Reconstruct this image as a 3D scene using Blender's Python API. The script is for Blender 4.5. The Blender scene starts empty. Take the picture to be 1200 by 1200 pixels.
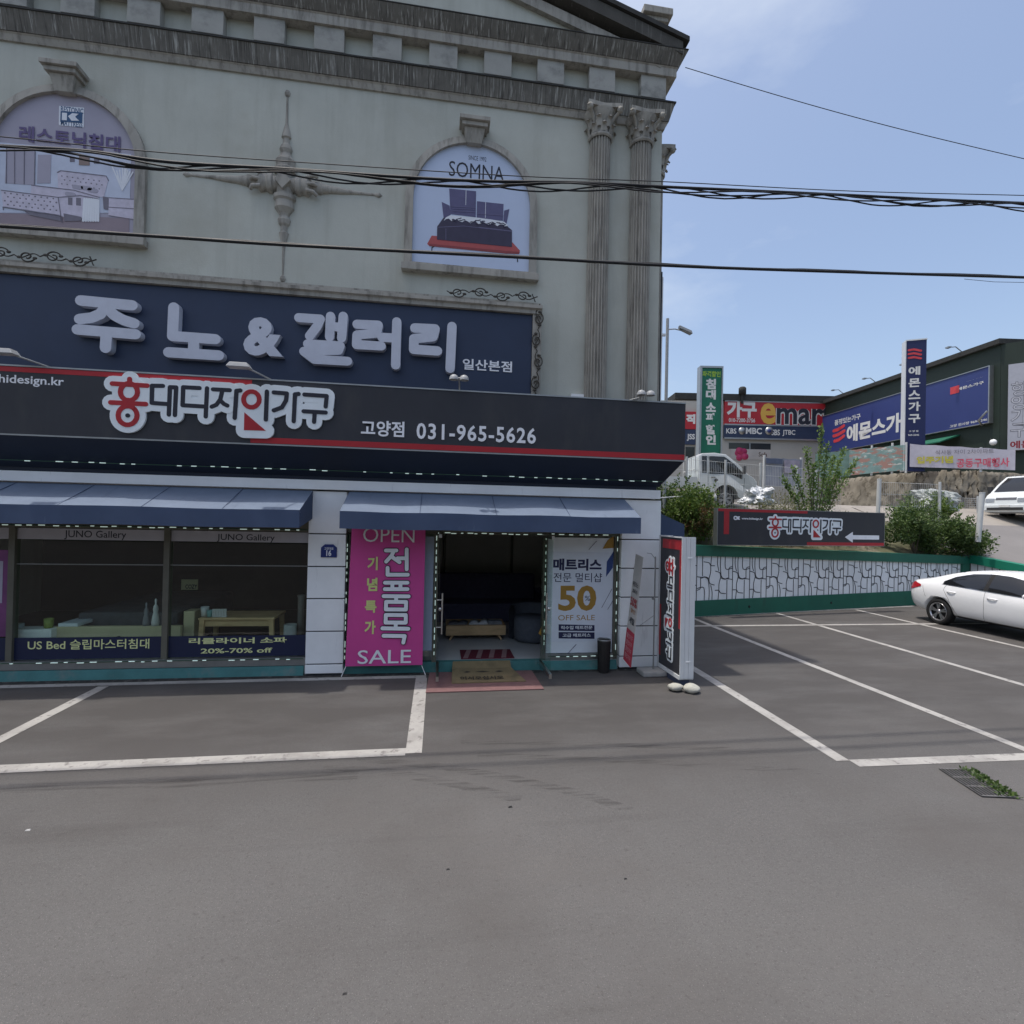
import bpy, bmesh, math, random
from mathutils import Vector, Matrix
from mathutils.bvhtree import BVHTree
random.seed(7)
R = math.radians
SC = bpy.context.scene
COL = SC.collection

# ------------------------------------------------------------------ camera, sky, sun, exposure
CAM_H = 2.5
def cam_basis(yaw, pitch, roll):
    cy, sy, cp, sp, cr, sr = math.cos(yaw), math.sin(yaw), math.cos(pitch), math.sin(pitch), math.cos(roll), math.sin(roll)
    f = Vector((sy*cp, cy*cp, sp)); r = Vector((cy, -sy, 0)); u = r.cross(f)
    return r*cr + u*sr, u*cr - r*sr, f
CR, CU, CF = cam_basis(R(8.16), R(.5), R(1.27))
cam_d = bpy.data.cameras.new('camera'); cam = bpy.data.objects.new('camera', cam_d); COL.objects.link(cam)
cam_d.sensor_fit = 'HORIZONTAL'; cam_d.angle = R(90); cam_d.clip_start = .05; cam_d.clip_end = 3000
m = Matrix((CR, CU, -CF)).transposed().to_4x4(); m.translation = (0, 0, CAM_H); cam.matrix_world = m
SC.camera = cam
SUN_DIR = Vector((-.255, -.006, 1)).normalized()
sun_el = math.asin(SUN_DIR.z)
W = bpy.data.worlds.new('World'); SC.world = W; W.use_nodes = True
nt = W.node_tree; nt.nodes.clear()
out = nt.nodes.new('ShaderNodeOutputWorld'); bg = nt.nodes.new('ShaderNodeBackground')
sky = nt.nodes.new('ShaderNodeTexSky'); sky.sky_type = 'NISHITA'; sky.sun_disc = False
sky.sun_elevation = sun_el; sky.sun_rotation = R(-90); sky.air_density = 1.0; sky.dust_density = 3.6; sky.ozone_density = .9
tc = nt.nodes.new('ShaderNodeTexCoord'); mp = nt.nodes.new('ShaderNodeMapping'); mp.inputs['Scale'].default_value = (1, 1, 2.4)
nz = nt.nodes.new('ShaderNodeTexNoise'); nz.inputs['Scale'].default_value = 2.3; nz.inputs['Detail'].default_value = 7; nz.inputs['Roughness'].default_value = .56
cr = nt.nodes.new('ShaderNodeValToRGB'); cr.color_ramp.elements[0].position = .46; cr.color_ramp.elements[1].position = .78; cr.color_ramp.elements[0].color = (.03, .03, .03, 1)
cr.color_ramp.elements[1].color = (.50, .50, .50, 1)
mx = nt.nodes.new('ShaderNodeMix'); mx.data_type = 'RGBA'; mx.inputs['B'].default_value = (4.5, 4.8, 5.1, 1)
nt.links.new(tc.outputs['Generated'], mp.inputs['Vector']); nt.links.new(mp.outputs[0], nz.inputs['Vector'])
nt.links.new(nz.outputs['Fac'], cr.inputs[0]); nt.links.new(cr.outputs[0], mx.inputs['Factor'])
nt.links.new(sky.outputs[0], mx.inputs['A']); nt.links.new(mx.outputs['Result'], bg.inputs['Color'])
bg.inputs['Strength'].default_value = .15; nt.links.new(bg.outputs[0], out.inputs[0])
sd = bpy.data.lights.new('sun', 'SUN'); sd.energy = 2.0; sd.angle = R(1.1); sd.color = (1, .955, .88)
so = bpy.data.objects.new('sun', sd); COL.objects.link(so); so.rotation_euler = SUN_DIR.to_track_quat('Z', 'Y').to_euler()
vs = SC.view_settings; vs.view_transform = 'Standard'; vs.look = 'None'; vs.gamma = 1; vs.exposure = .5; vs.use_curve_mapping = False
SC.cycles.max_bounces = 8; SC.cycles.transparent_max_bounces = 16

# ------------------------------------------------------------------ helpers
def ray(px, py):            # direction of a photo point (1200 px picture), unit view depth
    return CF + CR*((px-600)/600) - CU*((py-600)/600)
def onY(px, py, Y):
    d = ray(px, py); t = Y/d.y; return Vector((d.x*t, Y, CAM_H + d.z*t))
def onG(px, py, z=0.):
    d = ray(px, py); t = (z-CAM_H)/d.z; return Vector((d.x*t, d.y*t, z))
def atD(px, py, D):
    d = ray(px, py)*D; return Vector((d.x, d.y, d.z + CAM_H))
class Frame:                # a face: origin, rotation about z; local x to the viewer's right, -y outward, z up
    def __init__(s, o, rz=0.):
        s.o = Vector(o); s.rz = rz; c, n = math.cos(rz), math.sin(rz)
        s.ex = Vector((c, n, 0)); s.ey = Vector((-n, c, 0))
    def loc(s, px, py, yl=0.):
        d = ray(px, py); e = Vector((0, 0, CAM_H)) - s.o
        t = (yl - e.dot(s.ey))/d.dot(s.ey); p = e + d*t
        return p.dot(s.ex), p.z
    def box(s, lb, rt, yl=0.):      # photo points of the lower left and upper right corner -> x0, x1, z0, z1
        a = s.loc(*lb, yl); b = s.loc(*rt, yl); return a[0], b[0], a[1], b[1]
    def world(s, x, y, z): return s.o + s.ex*x + s.ey*y + Vector((0, 0, z))
WF = Frame((0, 0, 0))
def lin(c):
    c /= 255.; return c/12.92 if c <= .04045 else ((c+.055)/1.055)**2.4
def S(r, g, b): return (lin(r), lin(g), lin(b))

MATS = {}
def mat(name, col, rough=.6, var=.12, scale=6., bump=0., bscale=60., metal=0., emit=0., spec=.4, coat=0., obj_coord=True):
    if name in MATS: return MATS[name]
    M = bpy.data.materials.new(name); M.use_nodes = True; t = M.node_tree; b = t.nodes['Principled BSDF']
    b.inputs['Roughness'].default_value = rough; b.inputs['Metallic'].default_value = metal
    b.inputs['Specular IOR Level'].default_value = spec; b.inputs['Coat Weight'].default_value = coat
    tcn = t.nodes.new('ShaderNodeTexCoord'); n = t.nodes.new('ShaderNodeTexNoise')
    n.inputs['Scale'].default_value = scale; n.inputs['Detail'].default_value = 6; n.inputs['Roughness'].default_value = .62
    t.links.new(tcn.outputs['Object'], n.inputs['Vector'])
    r = t.nodes.new('ShaderNodeMapRange'); r.inputs['From Min'].default_value = .3; r.inputs['From Max'].default_value = .7
    r.inputs['To Min'].default_value = 1-var; r.inputs['To Max'].default_value = 1+var
    t.links.new(n.outputs['Fac'], r.inputs['Value'])
    x = t.nodes.new('ShaderNodeVectorMath'); x.operation = 'SCALE'; x.inputs[0].default_value = col
    t.links.new(r.outputs[0], x.inputs['Scale']); t.links.new(x.outputs[0], b.inputs['Base Color'])
    if bump:
        n2 = t.nodes.new('ShaderNodeTexNoise'); n2.inputs['Scale'].default_value = bscale; n2.inputs['Detail'].default_value = 4
        t.links.new(tcn.outputs['Object'], n2.inputs['Vector'])
        bp = t.nodes.new('ShaderNodeBump'); bp.inputs['Strength'].default_value = bump; bp.inputs['Distance'].default_value = .01
        t.links.new(n2.outputs['Fac'], bp.inputs['Height']); t.links.new(bp.outputs[0], b.inputs['Normal'])
    if emit:
        b.inputs['Emission Color'].default_value = (*col, 1); b.inputs['Emission Strength'].default_value = emit
    MATS[name] = M; return M
def layer(M, col, scale=(1, 1, 1), nscale=3., lo=.5, hi=.65, amount=1., detail=8, zlo=None, zhi=None, axis='Z'):
    """a second colour in noise patches (stains, wear, streaks), optionally ramped along an axis, over a material's base colour"""
    t = M.node_tree; b = t.nodes['Principled BSDF']; src = b.inputs['Base Color'].links[0].from_socket
    tcn = t.nodes.new('ShaderNodeTexCoord'); mpn = t.nodes.new('ShaderNodeMapping'); mpn.inputs['Scale'].default_value = scale
    n = t.nodes.new('ShaderNodeTexNoise'); n.inputs['Scale'].default_value = nscale; n.inputs['Detail'].default_value = detail; n.inputs['Roughness'].default_value = .65
    t.links.new(tcn.outputs['Object'], mpn.inputs[0]); t.links.new(mpn.outputs[0], n.inputs['Vector'])
    r = t.nodes.new('ShaderNodeMapRange'); r.inputs['From Min'].default_value = lo; r.inputs['From Max'].default_value = hi; r.inputs['To Max'].default_value = amount
    t.links.new(n.outputs['Fac'], r.inputs['Value']); fac = r.outputs[0]
    if zlo is not None:
        sp = t.nodes.new('ShaderNodeSeparateXYZ'); t.links.new(tcn.outputs['Object'], sp.inputs[0])
        r2 = t.nodes.new('ShaderNodeMapRange'); r2.inputs['From Min'].default_value = zlo; r2.inputs['From Max'].default_value = zhi
        t.links.new(sp.outputs[axis], r2.inputs['Value'])
        mu = t.nodes.new('ShaderNodeMath'); mu.operation = 'MULTIPLY'; t.links.new(fac, mu.inputs[0]); t.links.new(r2.outputs[0], mu.inputs[1]); fac = mu.outputs[0]
    x = t.nodes.new('ShaderNodeMix'); x.data_type = 'RGBA'; x.inputs['B'].default_value = (*col, 1)
    t.links.new(fac, x.inputs['Factor']); t.links.new(src, x.inputs['A']); t.links.new(x.outputs['Result'], b.inputs['Base Color'])
    return M
def glass_mat(name, tint=(.75, .8, .8), refl=.9):
    M = bpy.data.materials.new(name); M.use_nodes = True; t = M.node_tree; t.nodes.clear()
    o = t.nodes.new('ShaderNodeOutputMaterial'); tr = t.nodes.new('ShaderNodeBsdfTransparent'); tr.inputs[0].default_value = (*tint, 1)
    gl = t.nodes.new('ShaderNodeBsdfGlossy'); gl.inputs['Roughness'].default_value = .015; gl.inputs['Color'].default_value = (refl, refl, refl, 1)
    f = t.nodes.new('ShaderNodeFresnel'); f.inputs['IOR'].default_value = 1.5
    gq_ = t.nodes.new('ShaderNodeNewGeometry'); ml = t.nodes.new('ShaderNodeMath'); ml.operation = 'SUBTRACT'; ml.use_clamp = True; t.links.new(f.outputs[0], ml.inputs[0]); t.links.new(gq_.outputs['Backfacing'], ml.inputs[1])
    mxs = t.nodes.new('ShaderNodeMixShader'); t.links.new(ml.outputs[0], mxs.inputs[0]); t.links.new(tr.outputs[0], mxs.inputs[1]); t.links.new(gl.outputs[0], mxs.inputs[2])
    t.links.new(mxs.outputs[0], o.inputs[0]); MATS[name] = M; return M
def leaf_mat(name, c1, c2, trans=.35):
    M = bpy.data.materials.new(name); M.use_nodes = True; t = M.node_tree; b = t.nodes['Principled BSDF']; b.inputs['Roughness'].default_value = .55
    g = t.nodes.new('ShaderNodeNewGeometry'); x = t.nodes.new('ShaderNodeMix'); x.data_type = 'RGBA'
    x.inputs['A'].default_value = (*c1, 1); x.inputs['B'].default_value = (*c2, 1); t.links.new(g.outputs['Random Per Island'], x.inputs['Factor'])
    t.links.new(x.outputs['Result'], b.inputs['Base Color'])
    tl = t.nodes.new('ShaderNodeBsdfTranslucent'); t.links.new(x.outputs['Result'], tl.inputs[0])
    ms = t.nodes.new('ShaderNodeMixShader'); ms.inputs[0].default_value = trans
    t.links.new(b.outputs[0], ms.inputs[1]); t.links.new(tl.outputs[0], ms.inputs[2]); t.links.new(ms.outputs[0], t.nodes['Material Output'].inputs[0])
    MATS[name] = M; return M

class MB:
    def __init__(s): s.v = []; s.f = []; s.mi = []; s.sm = []; s.m = 0; s.smooth = False
    def add(s, vs, fs, smooth=None):
        o = len(s.v); s.v += [tuple(p) for p in vs]
        for f in fs:
            s.f.append([i+o for i in f]); s.mi.append(s.m); s.sm.append(s.smooth if smooth is None else smooth)
        return s
    def box(s, x0, x1, y0, y1, z0, z1):
        x0, x1 = min(x0, x1), max(x0, x1); y0, y1 = min(y0, y1), max(y0, y1); z0, z1 = min(z0, z1), max(z0, z1)
        v = [(x0,y0,z0),(x1,y0,z0),(x1,y1,z0),(x0,y1,z0),(x0,y0,z1),(x1,y0,z1),(x1,y1,z1),(x0,y1,z1)]
        return s.add(v, [(0,3,2,1),(4,5,6,7),(0,1,5,4),(1,2,6,5),(2,3,7,6),(3,0,4,7)], False)
    def hexa(s, v): return s.add(v, [(0,3,2,1),(4,5,6,7),(0,1,5,4),(1,2,6,5),(2,3,7,6),(3,0,4,7)], False)
    def prism(s, poly, y0, y1):         # polygon in (x,z), extruded along y (y0 front)
        n = len(poly); area = sum(poly[i][0]*poly[(i+1)%n][1]-poly[(i+1)%n][0]*poly[i][1] for i in range(n))
        if area < 0: poly = poly[::-1]
        v = [(x, y0, z) for x, z in poly] + [(x, y1, z) for x, z in poly]
        return s.add(v, [tuple(range(n)), tuple(range(2*n-1, n-1, -1))] + [(i+n, (i+1)%n+n, (i+1)%n, i) for i in range(n)], False)
    def sweepx(s, prof, x0, x1):        # profile in (y,z), extruded along x (closed polygon)
        n = len(prof); v = [(x0, y, z) for y, z in prof] + [(x1, y, z) for y, z in prof]
        return s.add(v, [tuple(range(n)), tuple(range(2*n-1, n-1, -1))] + [(i, i+n, (i+1)%n+n, (i+1)%n) for i in range(n)], False)
    def tube(s, pts, r, n=8, cap=True, r2=None):
        pts = [Vector(p) for p in pts]; k = len(pts); o = []; prev = None
        for i, p in enumerate(pts):
            t = (pts[min(i+1, k-1)] - pts[max(i-1, 0)]).normalized()
            a = Vector((0, 0, 1)) if abs(t.z) < .9 else Vector((1, 0, 0))
            if prev is not None: a = prev
            u = t.cross(a).normalized(); w = u.cross(t).normalized(); prev = w
            rr = r if r2 is None else r + (r2-r)*i/(k-1)
            if isinstance(r, (list, tuple)): rr = r[i]
            o += [p + (u*math.cos(2*math.pi*j/n) + w*math.sin(2*math.pi*j/n))*rr for j in range(n)]
        f = [(i*n+j, (i+1)*n+j, (i+1)*n+(j+1)%n, i*n+(j+1)%n) for i in range(k-1) for j in range(n)]
        s.add(o, f, True)
        if cap: s.add(o[:n], [tuple(range(n))], False); s.add(o[-n:], [tuple(range(n-1, -1, -1))], False)
        return s
    def lathe(s, prof, c=(0, 0, 0), axis='z', n=24, a0=0., a1=2*math.pi, squash=1., smooth=True):
        full = abs(a1-a0-2*math.pi) < 1e-6; m_ = n if full else n+1; v = []
        for r, h in prof:
            for j in range(m_):
                a = a0 + (a1-a0)*j/n; p, q = r*math.cos(a), r*math.sin(a)*squash
                v.append((c[0]+p, c[1]+q, c[2]+h) if axis == 'z' else ((c[0]+h, c[1]+q, c[2]+p) if axis == 'x' else (c[0]+p, c[1]+h, c[2]+q)))
        f = []
        for i in range(len(prof)-1):
            for j in range(n):
                k = (j+1) % m_; f.append((i*m_+j, i*m_+k, (i+1)*m_+k, (i+1)*m_+j))
        return s.add(v, f, smooth)
    def ell(s, c, r, n=12, k=8):
        return s.lathe([(max(1e-4, math.sin(math.pi*i/k)), -math.cos(math.pi*i/k)) for i in range(k+1)], n=n).xf_last((n)*(k+1), lambda p: (c[0]+p[0]*r[0], c[1]+p[1]*r[1], c[2]+p[2]*r[2]))
    def xf_last(s, n, fn):
        for i in range(len(s.v)-n, len(s.v)): s.v[i] = tuple(fn(s.v[i]))
        return s
    def quad(s, a, b, c, d): return s.add([a, b, c, d], [(0, 1, 2, 3)], False)
    def capsule(s, a, b, hw, y0, y1, n=7):      # a rounded bar between two (x,z) points, y0 front face, y1 back
        dx, dz = b[0]-a[0], b[1]-a[1]; L = math.hypot(dx, dz); an = math.atan2(dz, dx) if L > 1e-6 else 0; poly = []
        for c, st in ((b, an-math.pi/2), (a, an+math.pi/2)):
            for j in range(n+1):
                q = st + math.pi*j/n; poly.append((c[0]+hw*math.cos(q), c[1]+hw*math.sin(q)))
        return s.prism(poly, y0, y1)
    def strokes(s, lines, hw, y0, y1, step=.0006):
        k = 0
        for L in lines:
            for a, b in zip(L[:-1], L[1:]): s.capsule(a, b, hw, y0 - (k % 37)*step*.6, y1); k += 1
        return s
    def build(s, name, parent=None, mats=None, local=False, bevel=0., weld=False, sub=0):
        me = bpy.data.meshes.new(name); v = s.v
        if parent is not None and not local:
            fr = FR[parent.name]; v = [((Vector(p)-fr.o).dot(fr.ex), (Vector(p)-fr.o).dot(fr.ey), p[2]-fr.o.z) for p in v]
        me.from_pydata(v, [], s.f)
        for mm in (mats if isinstance(mats, (list, tuple)) else [mats]): me.materials.append(mm)
        me.polygons.foreach_set('material_index', s.mi); me.polygons.foreach_set('use_smooth', s.sm)
        if weld or bevel:
            bm = bmesh.new(); bm.from_mesh(me)
            if weld: bmesh.ops.remove_doubles(bm, verts=bm.verts, dist=1e-4)
            if bevel:
                ed = [e for e in bm.edges if len(e.link_faces) == 2 and e.calc_face_angle(0) > .6]
                bmesh.ops.bevel(bm, geom=ed, offset=bevel, segments=2, affect='EDGES', profile=.6, clamp_overlap=True)
            bm.to_mesh(me); bm.free()
        me.update()
        o = bpy.data.objects.new(name, me); COL.objects.link(o)
        if parent is not None: o.parent = parent; FR[o.name] = FR[parent.name]
        else: FR[o.name] = WF
        return o
FR = {}
def tag(o, label, cat, group=None, kind=None):
    if label: o['label'] = label
    if cat: o['category'] = cat
    if group: o['group'] = group
    if kind: o['kind'] = kind
    return o
def thing(name, label, cat, loc=(0, 0, 0), rz=0., group=None):
    o = bpy.data.objects.new(name, None); COL.objects.link(o); o.location = loc; o.rotation_euler = (0, 0, rz); o.empty_display_size = .2
    FR[o.name] = Frame(loc, rz); return tag(o, label, cat, group)
def struct(o): o['kind'] = 'structure'; return o
def one(mb, name, mats, label, cat, group=None, kind=None, base=None, **kw):  # a thing that is one mesh, its origin at its base
    if base is None:
        xs = [p[0] for p in mb.v]; ys = [p[1] for p in mb.v]; zs = [p[2] for p in mb.v]
        base = ((min(xs)+max(xs))/2, (min(ys)+max(ys))/2, min(zs))
    b = Vector(base); mb.v = [tuple(Vector(p)-b) for p in mb.v]
    o = mb.build(name, None, mats, **kw); o.location = b; return tag(o, label, cat, group, kind)
def copy_tree(o, parent=None):
    c = o.copy(); COL.objects.link(c); c.parent = parent
    for ch in list(o.children): copy_tree(ch, c)
    return c

TXT = {}
def text_geo(s, bold=0., ext=0., space=1.):
    k = (s, bold, ext, space)
    if k not in TXT:
        cu = bpy.data.curves.new('lettering', 'FONT'); cu.body = s; cu.offset = bold; cu.extrude = ext; cu.space_character = space; cu.resolution_u = 3
        ob = bpy.data.objects.new('lettering', cu); COL.objects.link(ob)
        dg = bpy.context.evaluated_depsgraph_get(); me = bpy.data.meshes.new_from_object(ob.evaluated_get(dg))
        v = [tuple(p.co) for p in me.vertices]; f = [tuple(p.vertices) for p in me.polygons]
        bpy.data.objects.remove(ob); bpy.data.curves.remove(cu); bpy.data.meshes.remove(me)
        TXT[k] = (v, f)
    return TXT[k]
def text(mb, s, box, y, bold=0., depth=0., space=1., shear=0.):
    """letters filling box (x0,x1,z0,z1) on the plane y (front face at y - depth)"""
    v, f = text_geo(s, bold, .1 if depth else 0., space)
    if not v: return mb
    xs = [p[0] for p in v]; zs = [p[1] for p in v]; a, b, c, d = min(xs), max(xs), min(zs), max(zs)
    x0, x1, z0, z1 = box; kx = (x1-x0)/max(b-a, 1e-6); kz = (z1-z0)/max(d-c, 1e-6)
    P = [(x0+(p[0]-a)*kx + shear*(p[1]-c)*kz, y - (depth*(p[2]+.1)/.2 if depth else 0), z0+(p[1]-c)*kz) for p in v]
    return mb.add(P, f, False)
def vtext(mb, s, box, y, bold=0., depth=0., gap=.12):
    x0, x1, z0, z1 = box; h = (z1-z0)/len(s)
    for i, ch in enumerate(s):
        if ch == ' ': continue
        t = z1 - i*h; text(mb, ch, (x0, x1, t-h*(1-gap/2), t-h*gap/2), y, bold, depth)
    return mb
def rect(mb, x0, x1, z0, z1, y, t=.002): return mb.box(x0, x1, y-t, y, z0, z1)
# ------------------------------------------------------------------ materials
asphalt = mat('asphalt', (.118, .114, .111), .88, .10, .35, bump=.5, bscale=120, spec=.25)
layer(asphalt, (.30, .285, .27), nscale=120, lo=.62, hi=.67, amount=.55, detail=2)
layer(asphalt, (.150, .144, .140), nscale=34, lo=.50, hi=.66, amount=.5, detail=7)
layer(asphalt, (.065, .06, .056), nscale=27, lo=.57, hi=.69, amount=.5, detail=7)
layer(asphalt, (.06, .056, .053), nscale=85, lo=.61, hi=.66, amount=.6, detail=2)
layer(asphalt, (.092, .084, .079), nscale=.45, lo=.45, hi=.66, amount=.6)
layer(asphalt, (.130, .122, .115), scale=(.6, 1.2, 1), nscale=.33, lo=.52, hi=.66, amount=.5)
layer(asphalt, (.06, .056, .053), scale=(.12, 1.4, 1), nscale=1.1, lo=.56, hi=.68, amount=.28)
layer(asphalt, (.070, .065, .062), scale=(.35, 1, 1), nscale=1.4, lo=.25, hi=.55, amount=.8, zlo=4.2, zhi=6.2, axis='Y')  # darker asphalt tone, ramping in with Y towards the building
layer(asphalt, (.045, .042, .04), nscale=4.5, lo=.70, hi=.76, amount=.5, detail=4)
paint = mat('road_paint', (.40, .385, .36), .75, .12, 9, bump=.3, bscale=90)
layer(paint, (.15, .14, .132), nscale=9, lo=.54, hi=.64, amount=.8, detail=12)
layer(paint, (.22, .21, .195), nscale=1.6, lo=.45, hi=.65, amount=.6, detail=6)
wall_m = mat('render_wall', (.475, .49, .435), .85, .10, .8, bump=.25, bscale=45)
layer(wall_m, (.30, .30, .25), scale=(1.6, 1.6, .16), nscale=1.6, lo=.50, hi=.72, amount=.4)
layer(wall_m, (.39, .385, .32), nscale=.7, lo=.5, hi=.7, amount=.6)
trim_m = mat('stone_trim', (.36, .345, .305), .85, .12, 3, bump=.25, bscale=60)
layer(trim_m, (.10, .095, .083), scale=(4, 4, .6), nscale=2.4, lo=.48, hi=.70, amount=.7)
dark_trim = mat('weathered_trim', (.15, .143, .125), .9, .18, 4, bump=.35, bscale=50)
layer(dark_trim, (.50, .50, .46), scale=(16, 3, .5), nscale=2.4, lo=.54, hi=.66, amount=.75)
layer(dark_trim, (.045, .042, .036), scale=(16, 3, .3), nscale=1.9, lo=.52, hi=.66, amount=.75)
block_m = mat('frieze_block', (.36, .36, .33), .85, .08, 3, bump=.2)
layer(block_m, (.15, .155, .145), scale=(1.35, 1, 1.6), nscale=1.3, lo=.52, hi=.68, amount=.7)
roof_m = mat('roof_dark', (.035, .036, .034), .85, .25, 5)
clad = mat('white_cladding', (.83, .84, .84), .6, .06, 2)
layer(clad, (.25, .25, .24), scale=(3, 3, .5), nscale=2, lo=.60, hi=.78, amount=.5)
joint = mat('dark_joint', (.04, .04, .042), .9)
teal = mat('teal_kerb', (.06, .19, .185), .7, .15, 4, bump=.2)
layer(teal, (.18, .20, .19), nscale=3.5, lo=.55, hi=.7, amount=.6)
green_p = mat('green_paint', (.016, .125, .082), .55, .10, 2)
layer(green_p, (.03, .06, .045), scale=(2, 2, .5), nscale=2.2, lo=.56, hi=.75, amount=.6)
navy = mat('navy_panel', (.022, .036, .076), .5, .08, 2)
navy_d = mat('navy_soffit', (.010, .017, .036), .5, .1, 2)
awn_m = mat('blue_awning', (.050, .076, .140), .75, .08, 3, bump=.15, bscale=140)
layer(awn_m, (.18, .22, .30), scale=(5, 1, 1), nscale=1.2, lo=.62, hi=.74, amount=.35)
awn_t = mat('sunlit_awning', (.155, .195, .265), .8, .08, 3, bump=.15, bscale=140); layer(awn_t, (.09, .115, .165), scale=(6, 1, 1), nscale=1.5, lo=.60, hi=.72, amount=.4)  # awning top, blue made paler for the sunlight falling on it
char = mat('charcoal_board', (.028, .030, .038), .5, .12, 1.5); layer(char, (.05, .05, .052), scale=(1, 1, .35), nscale=2.5, lo=.5, hi=.72, amount=.6)
red_m = mat('sign_red', (.38, .018, .026), .5, .08, 3)
white_l = mat('white_letters', (.78, .80, .84), .5, .05, 5)
grey_l = mat('raised_letters', (.52, .55, .63), .45, .06, 5)
pale_l = mat('logo_white', (.74, .80, .83), .5, .05, 5)
ink = mat('dark_ink', (.018, .020, .032), .6, .05)
yellow_l = mat('yellow_letters', (.72, .75, .36), .6, .05)
white_p = mat('white_print', (.72, .75, .80), .55, .05, 2)
lav = mat('lavender_print', (.36, .345, .42), .6, .06, 2)
alu = mat('grey_metal', (.35, .36, .36), .4, .1, 5, metal=.8)
steel = mat('steel', (.5, .5, .5), .28, .08, 8, metal=1.)
olive = mat('window_frame', (.12, .115, .09), .5, .12, 4)
black = mat('black', (.010, .010, .011), .5, .1)
rubber = mat('rubber', (.014, .014, .015), .8, .15)
cable_m = mat('cable', (.012, .013, .015), .6, .1)
led = mat('led_bulb', (.80, 1., .92), .4, 0, emit=.22)
led_cord = mat('led_cord', (.04, .10, .06), .6)
wood = mat('pale_wood', (.60, .40, .21), .5, .15, 3)
layer(wood, (.34, .20, .09), scale=(1.2, 14, 14), nscale=1.5, lo=.45, hi=.65, amount=.5)
beech = mat('beige_board', (.60, .52, .33), .55, .08, 3)
sofa_m = mat('navy_fabric', (.085, .08, .13), .9, .15, 12)
grey_f = mat('grey_fabric', (.11, .12, .145), .9, .12, 12)
floor_m = mat('shop_floor', (.55, .55, .54), .25, .06, 1.5)
inner_m = mat('shop_inside', (.50, .49, .45), .85, .1, 1.)
glass = glass_mat('window_glass', (.90, .96, .92))
pink = mat('pink_banner', (.58, .065, .28), .6, .06, 2)
lime = mat('lime_letters', (.62, .66, .24), .6, .05)
gold = mat('gold_letters', (.36, .20, .035), .55, .05)

# ------------------------------------------------------------------ ground and markings
g = MB(); N = 40
ex = [-400, -120, -60, -30, -20, -15, -10, -5, 0, 5, 10, 15, 20, 30, 60, 120, 400]
for j, y in enumerate(ex):
    for x in ex: g.v.append((x, y, 0))
n = len(ex)
for j in range(n-1):
    for i in range(n-1): g.f.append([j*n+i, j*n+i+1, (j+1)*n+i+1, (j+1)*n+i]); g.mi.append(0); g.sm.append(False)
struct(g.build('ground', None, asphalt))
def line_strip(mb, a, b, w, z=.004, ext=0.):
    a, b = Vector(a[:2]), Vector(b[:2]); t = (b-a).normalized(); q = Vector((-t.y, t.x))*w/2; a = a - t*ext; b = b + t*ext
    mb.quad((a.x-q.x, a.y-q.y, z), (b.x-q.x, b.y-q.y, z), (b.x+q.x, b.y+q.y, z), (a.x+q.x, a.y+q.y, z))
pk = MB()
line_strip(pk, (-9.5, 7.96), (-.13, 8.02), .13)
line_strip(pk, (-.20, 5.46), (-.20, 7.955), .17)
line_strip(pk, (-9.5, 5.50), (-.285, 5.50), .17)
line_strip(pk, (-4.57, 5.585), (-4.57, 7.895), .14)
line_strip(pk, (-9.0, 5.585), (-9.0, 7.89), .14)
struct(pk.build('parking_lines_front', None, paint))
gs_ = MB().quad((-9.5, 8.03, .002), (-1.45, 8.05, .002), (-1.45, 8.23, .002), (-9.5, 8.23, .002)); gs_.quad((-1.45, 8.09, .002), (3.75, 8.09, .002), (3.75, 8.23, .002), (-1.45, 8.23, .002)); tar_shade = mat('tar_shadow', (.035, .033, .031), .9, .3, 6, bump=.6, bscale=60); layer(tar_shade, (.12, .11, .10), nscale=9, lo=.52, hi=.62, amount=.8); struct(gs_.build('pavement_edge_shade', None, tar_shade))  # dark tar along the wall foot, with the shade there put into its colour
pk = MB()
line_strip(pk, (4.28, 4.86), (4.32, 8.60), .15)
line_strip(pk, (4.355, 4.80), (12.2, 4.62), .15)
line_strip(pk, (6.61, 4.85), (6.50, 11.32), .13)
line_strip(pk, (9.27, 4.80), (9.27, 11.32), .13)
line_strip(pk, (12.12, 4.72), (12.12, 11.32), .13)
line_strip(pk, (14.9, 4.65), (14.9, 11.32), .13)
line_strip(pk, (3.9, 11.40), (17.0, 11.40), .12)
line_strip(pk, (3.9, 12.05), (14.6, 13.95), .12)
for x, y in ((6.5, 12.49), (9.27, 12.98), (12.12, 13.46)): line_strip(pk, (x, 11.47), (x, y-.08), .12)
struct(pk.build('parking_lines_side', None, paint))
# hill added behind the viewer, unseen, to keep reflections in the glass dark
h = MB(); nx, ny = 40, 12
for j in range(ny+1):
    for i in range(nx+1):
        x = -90 + 180*i/nx; y = -24 - 60*j/ny
        h.v.append((x, y, -.4 + (16*(1-math.exp(-j*.5)) + 2.5*math.sin(x*.09+j) + 1.5*math.sin(x*.23))*min(1, j*.4)))
for j in range(ny):
    for i in range(nx): h.f.append([j*(nx+1)+i, (j+1)*(nx+1)+i, (j+1)*(nx+1)+i+1, j*(nx+1)+i+1]); h.mi.append(0); h.sm.append(True)
reflection_hill_m = mat('reflection_hill_green', (.016, .024, .011), .95, .4, .5); layer(reflection_hill_m, (.06, .055, .04), scale=(.06, .06, 1.2), nscale=1., lo=.55, hi=.62, amount=.6)
struct(h.build('reflection_hill', None, reflection_hill_m))

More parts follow.
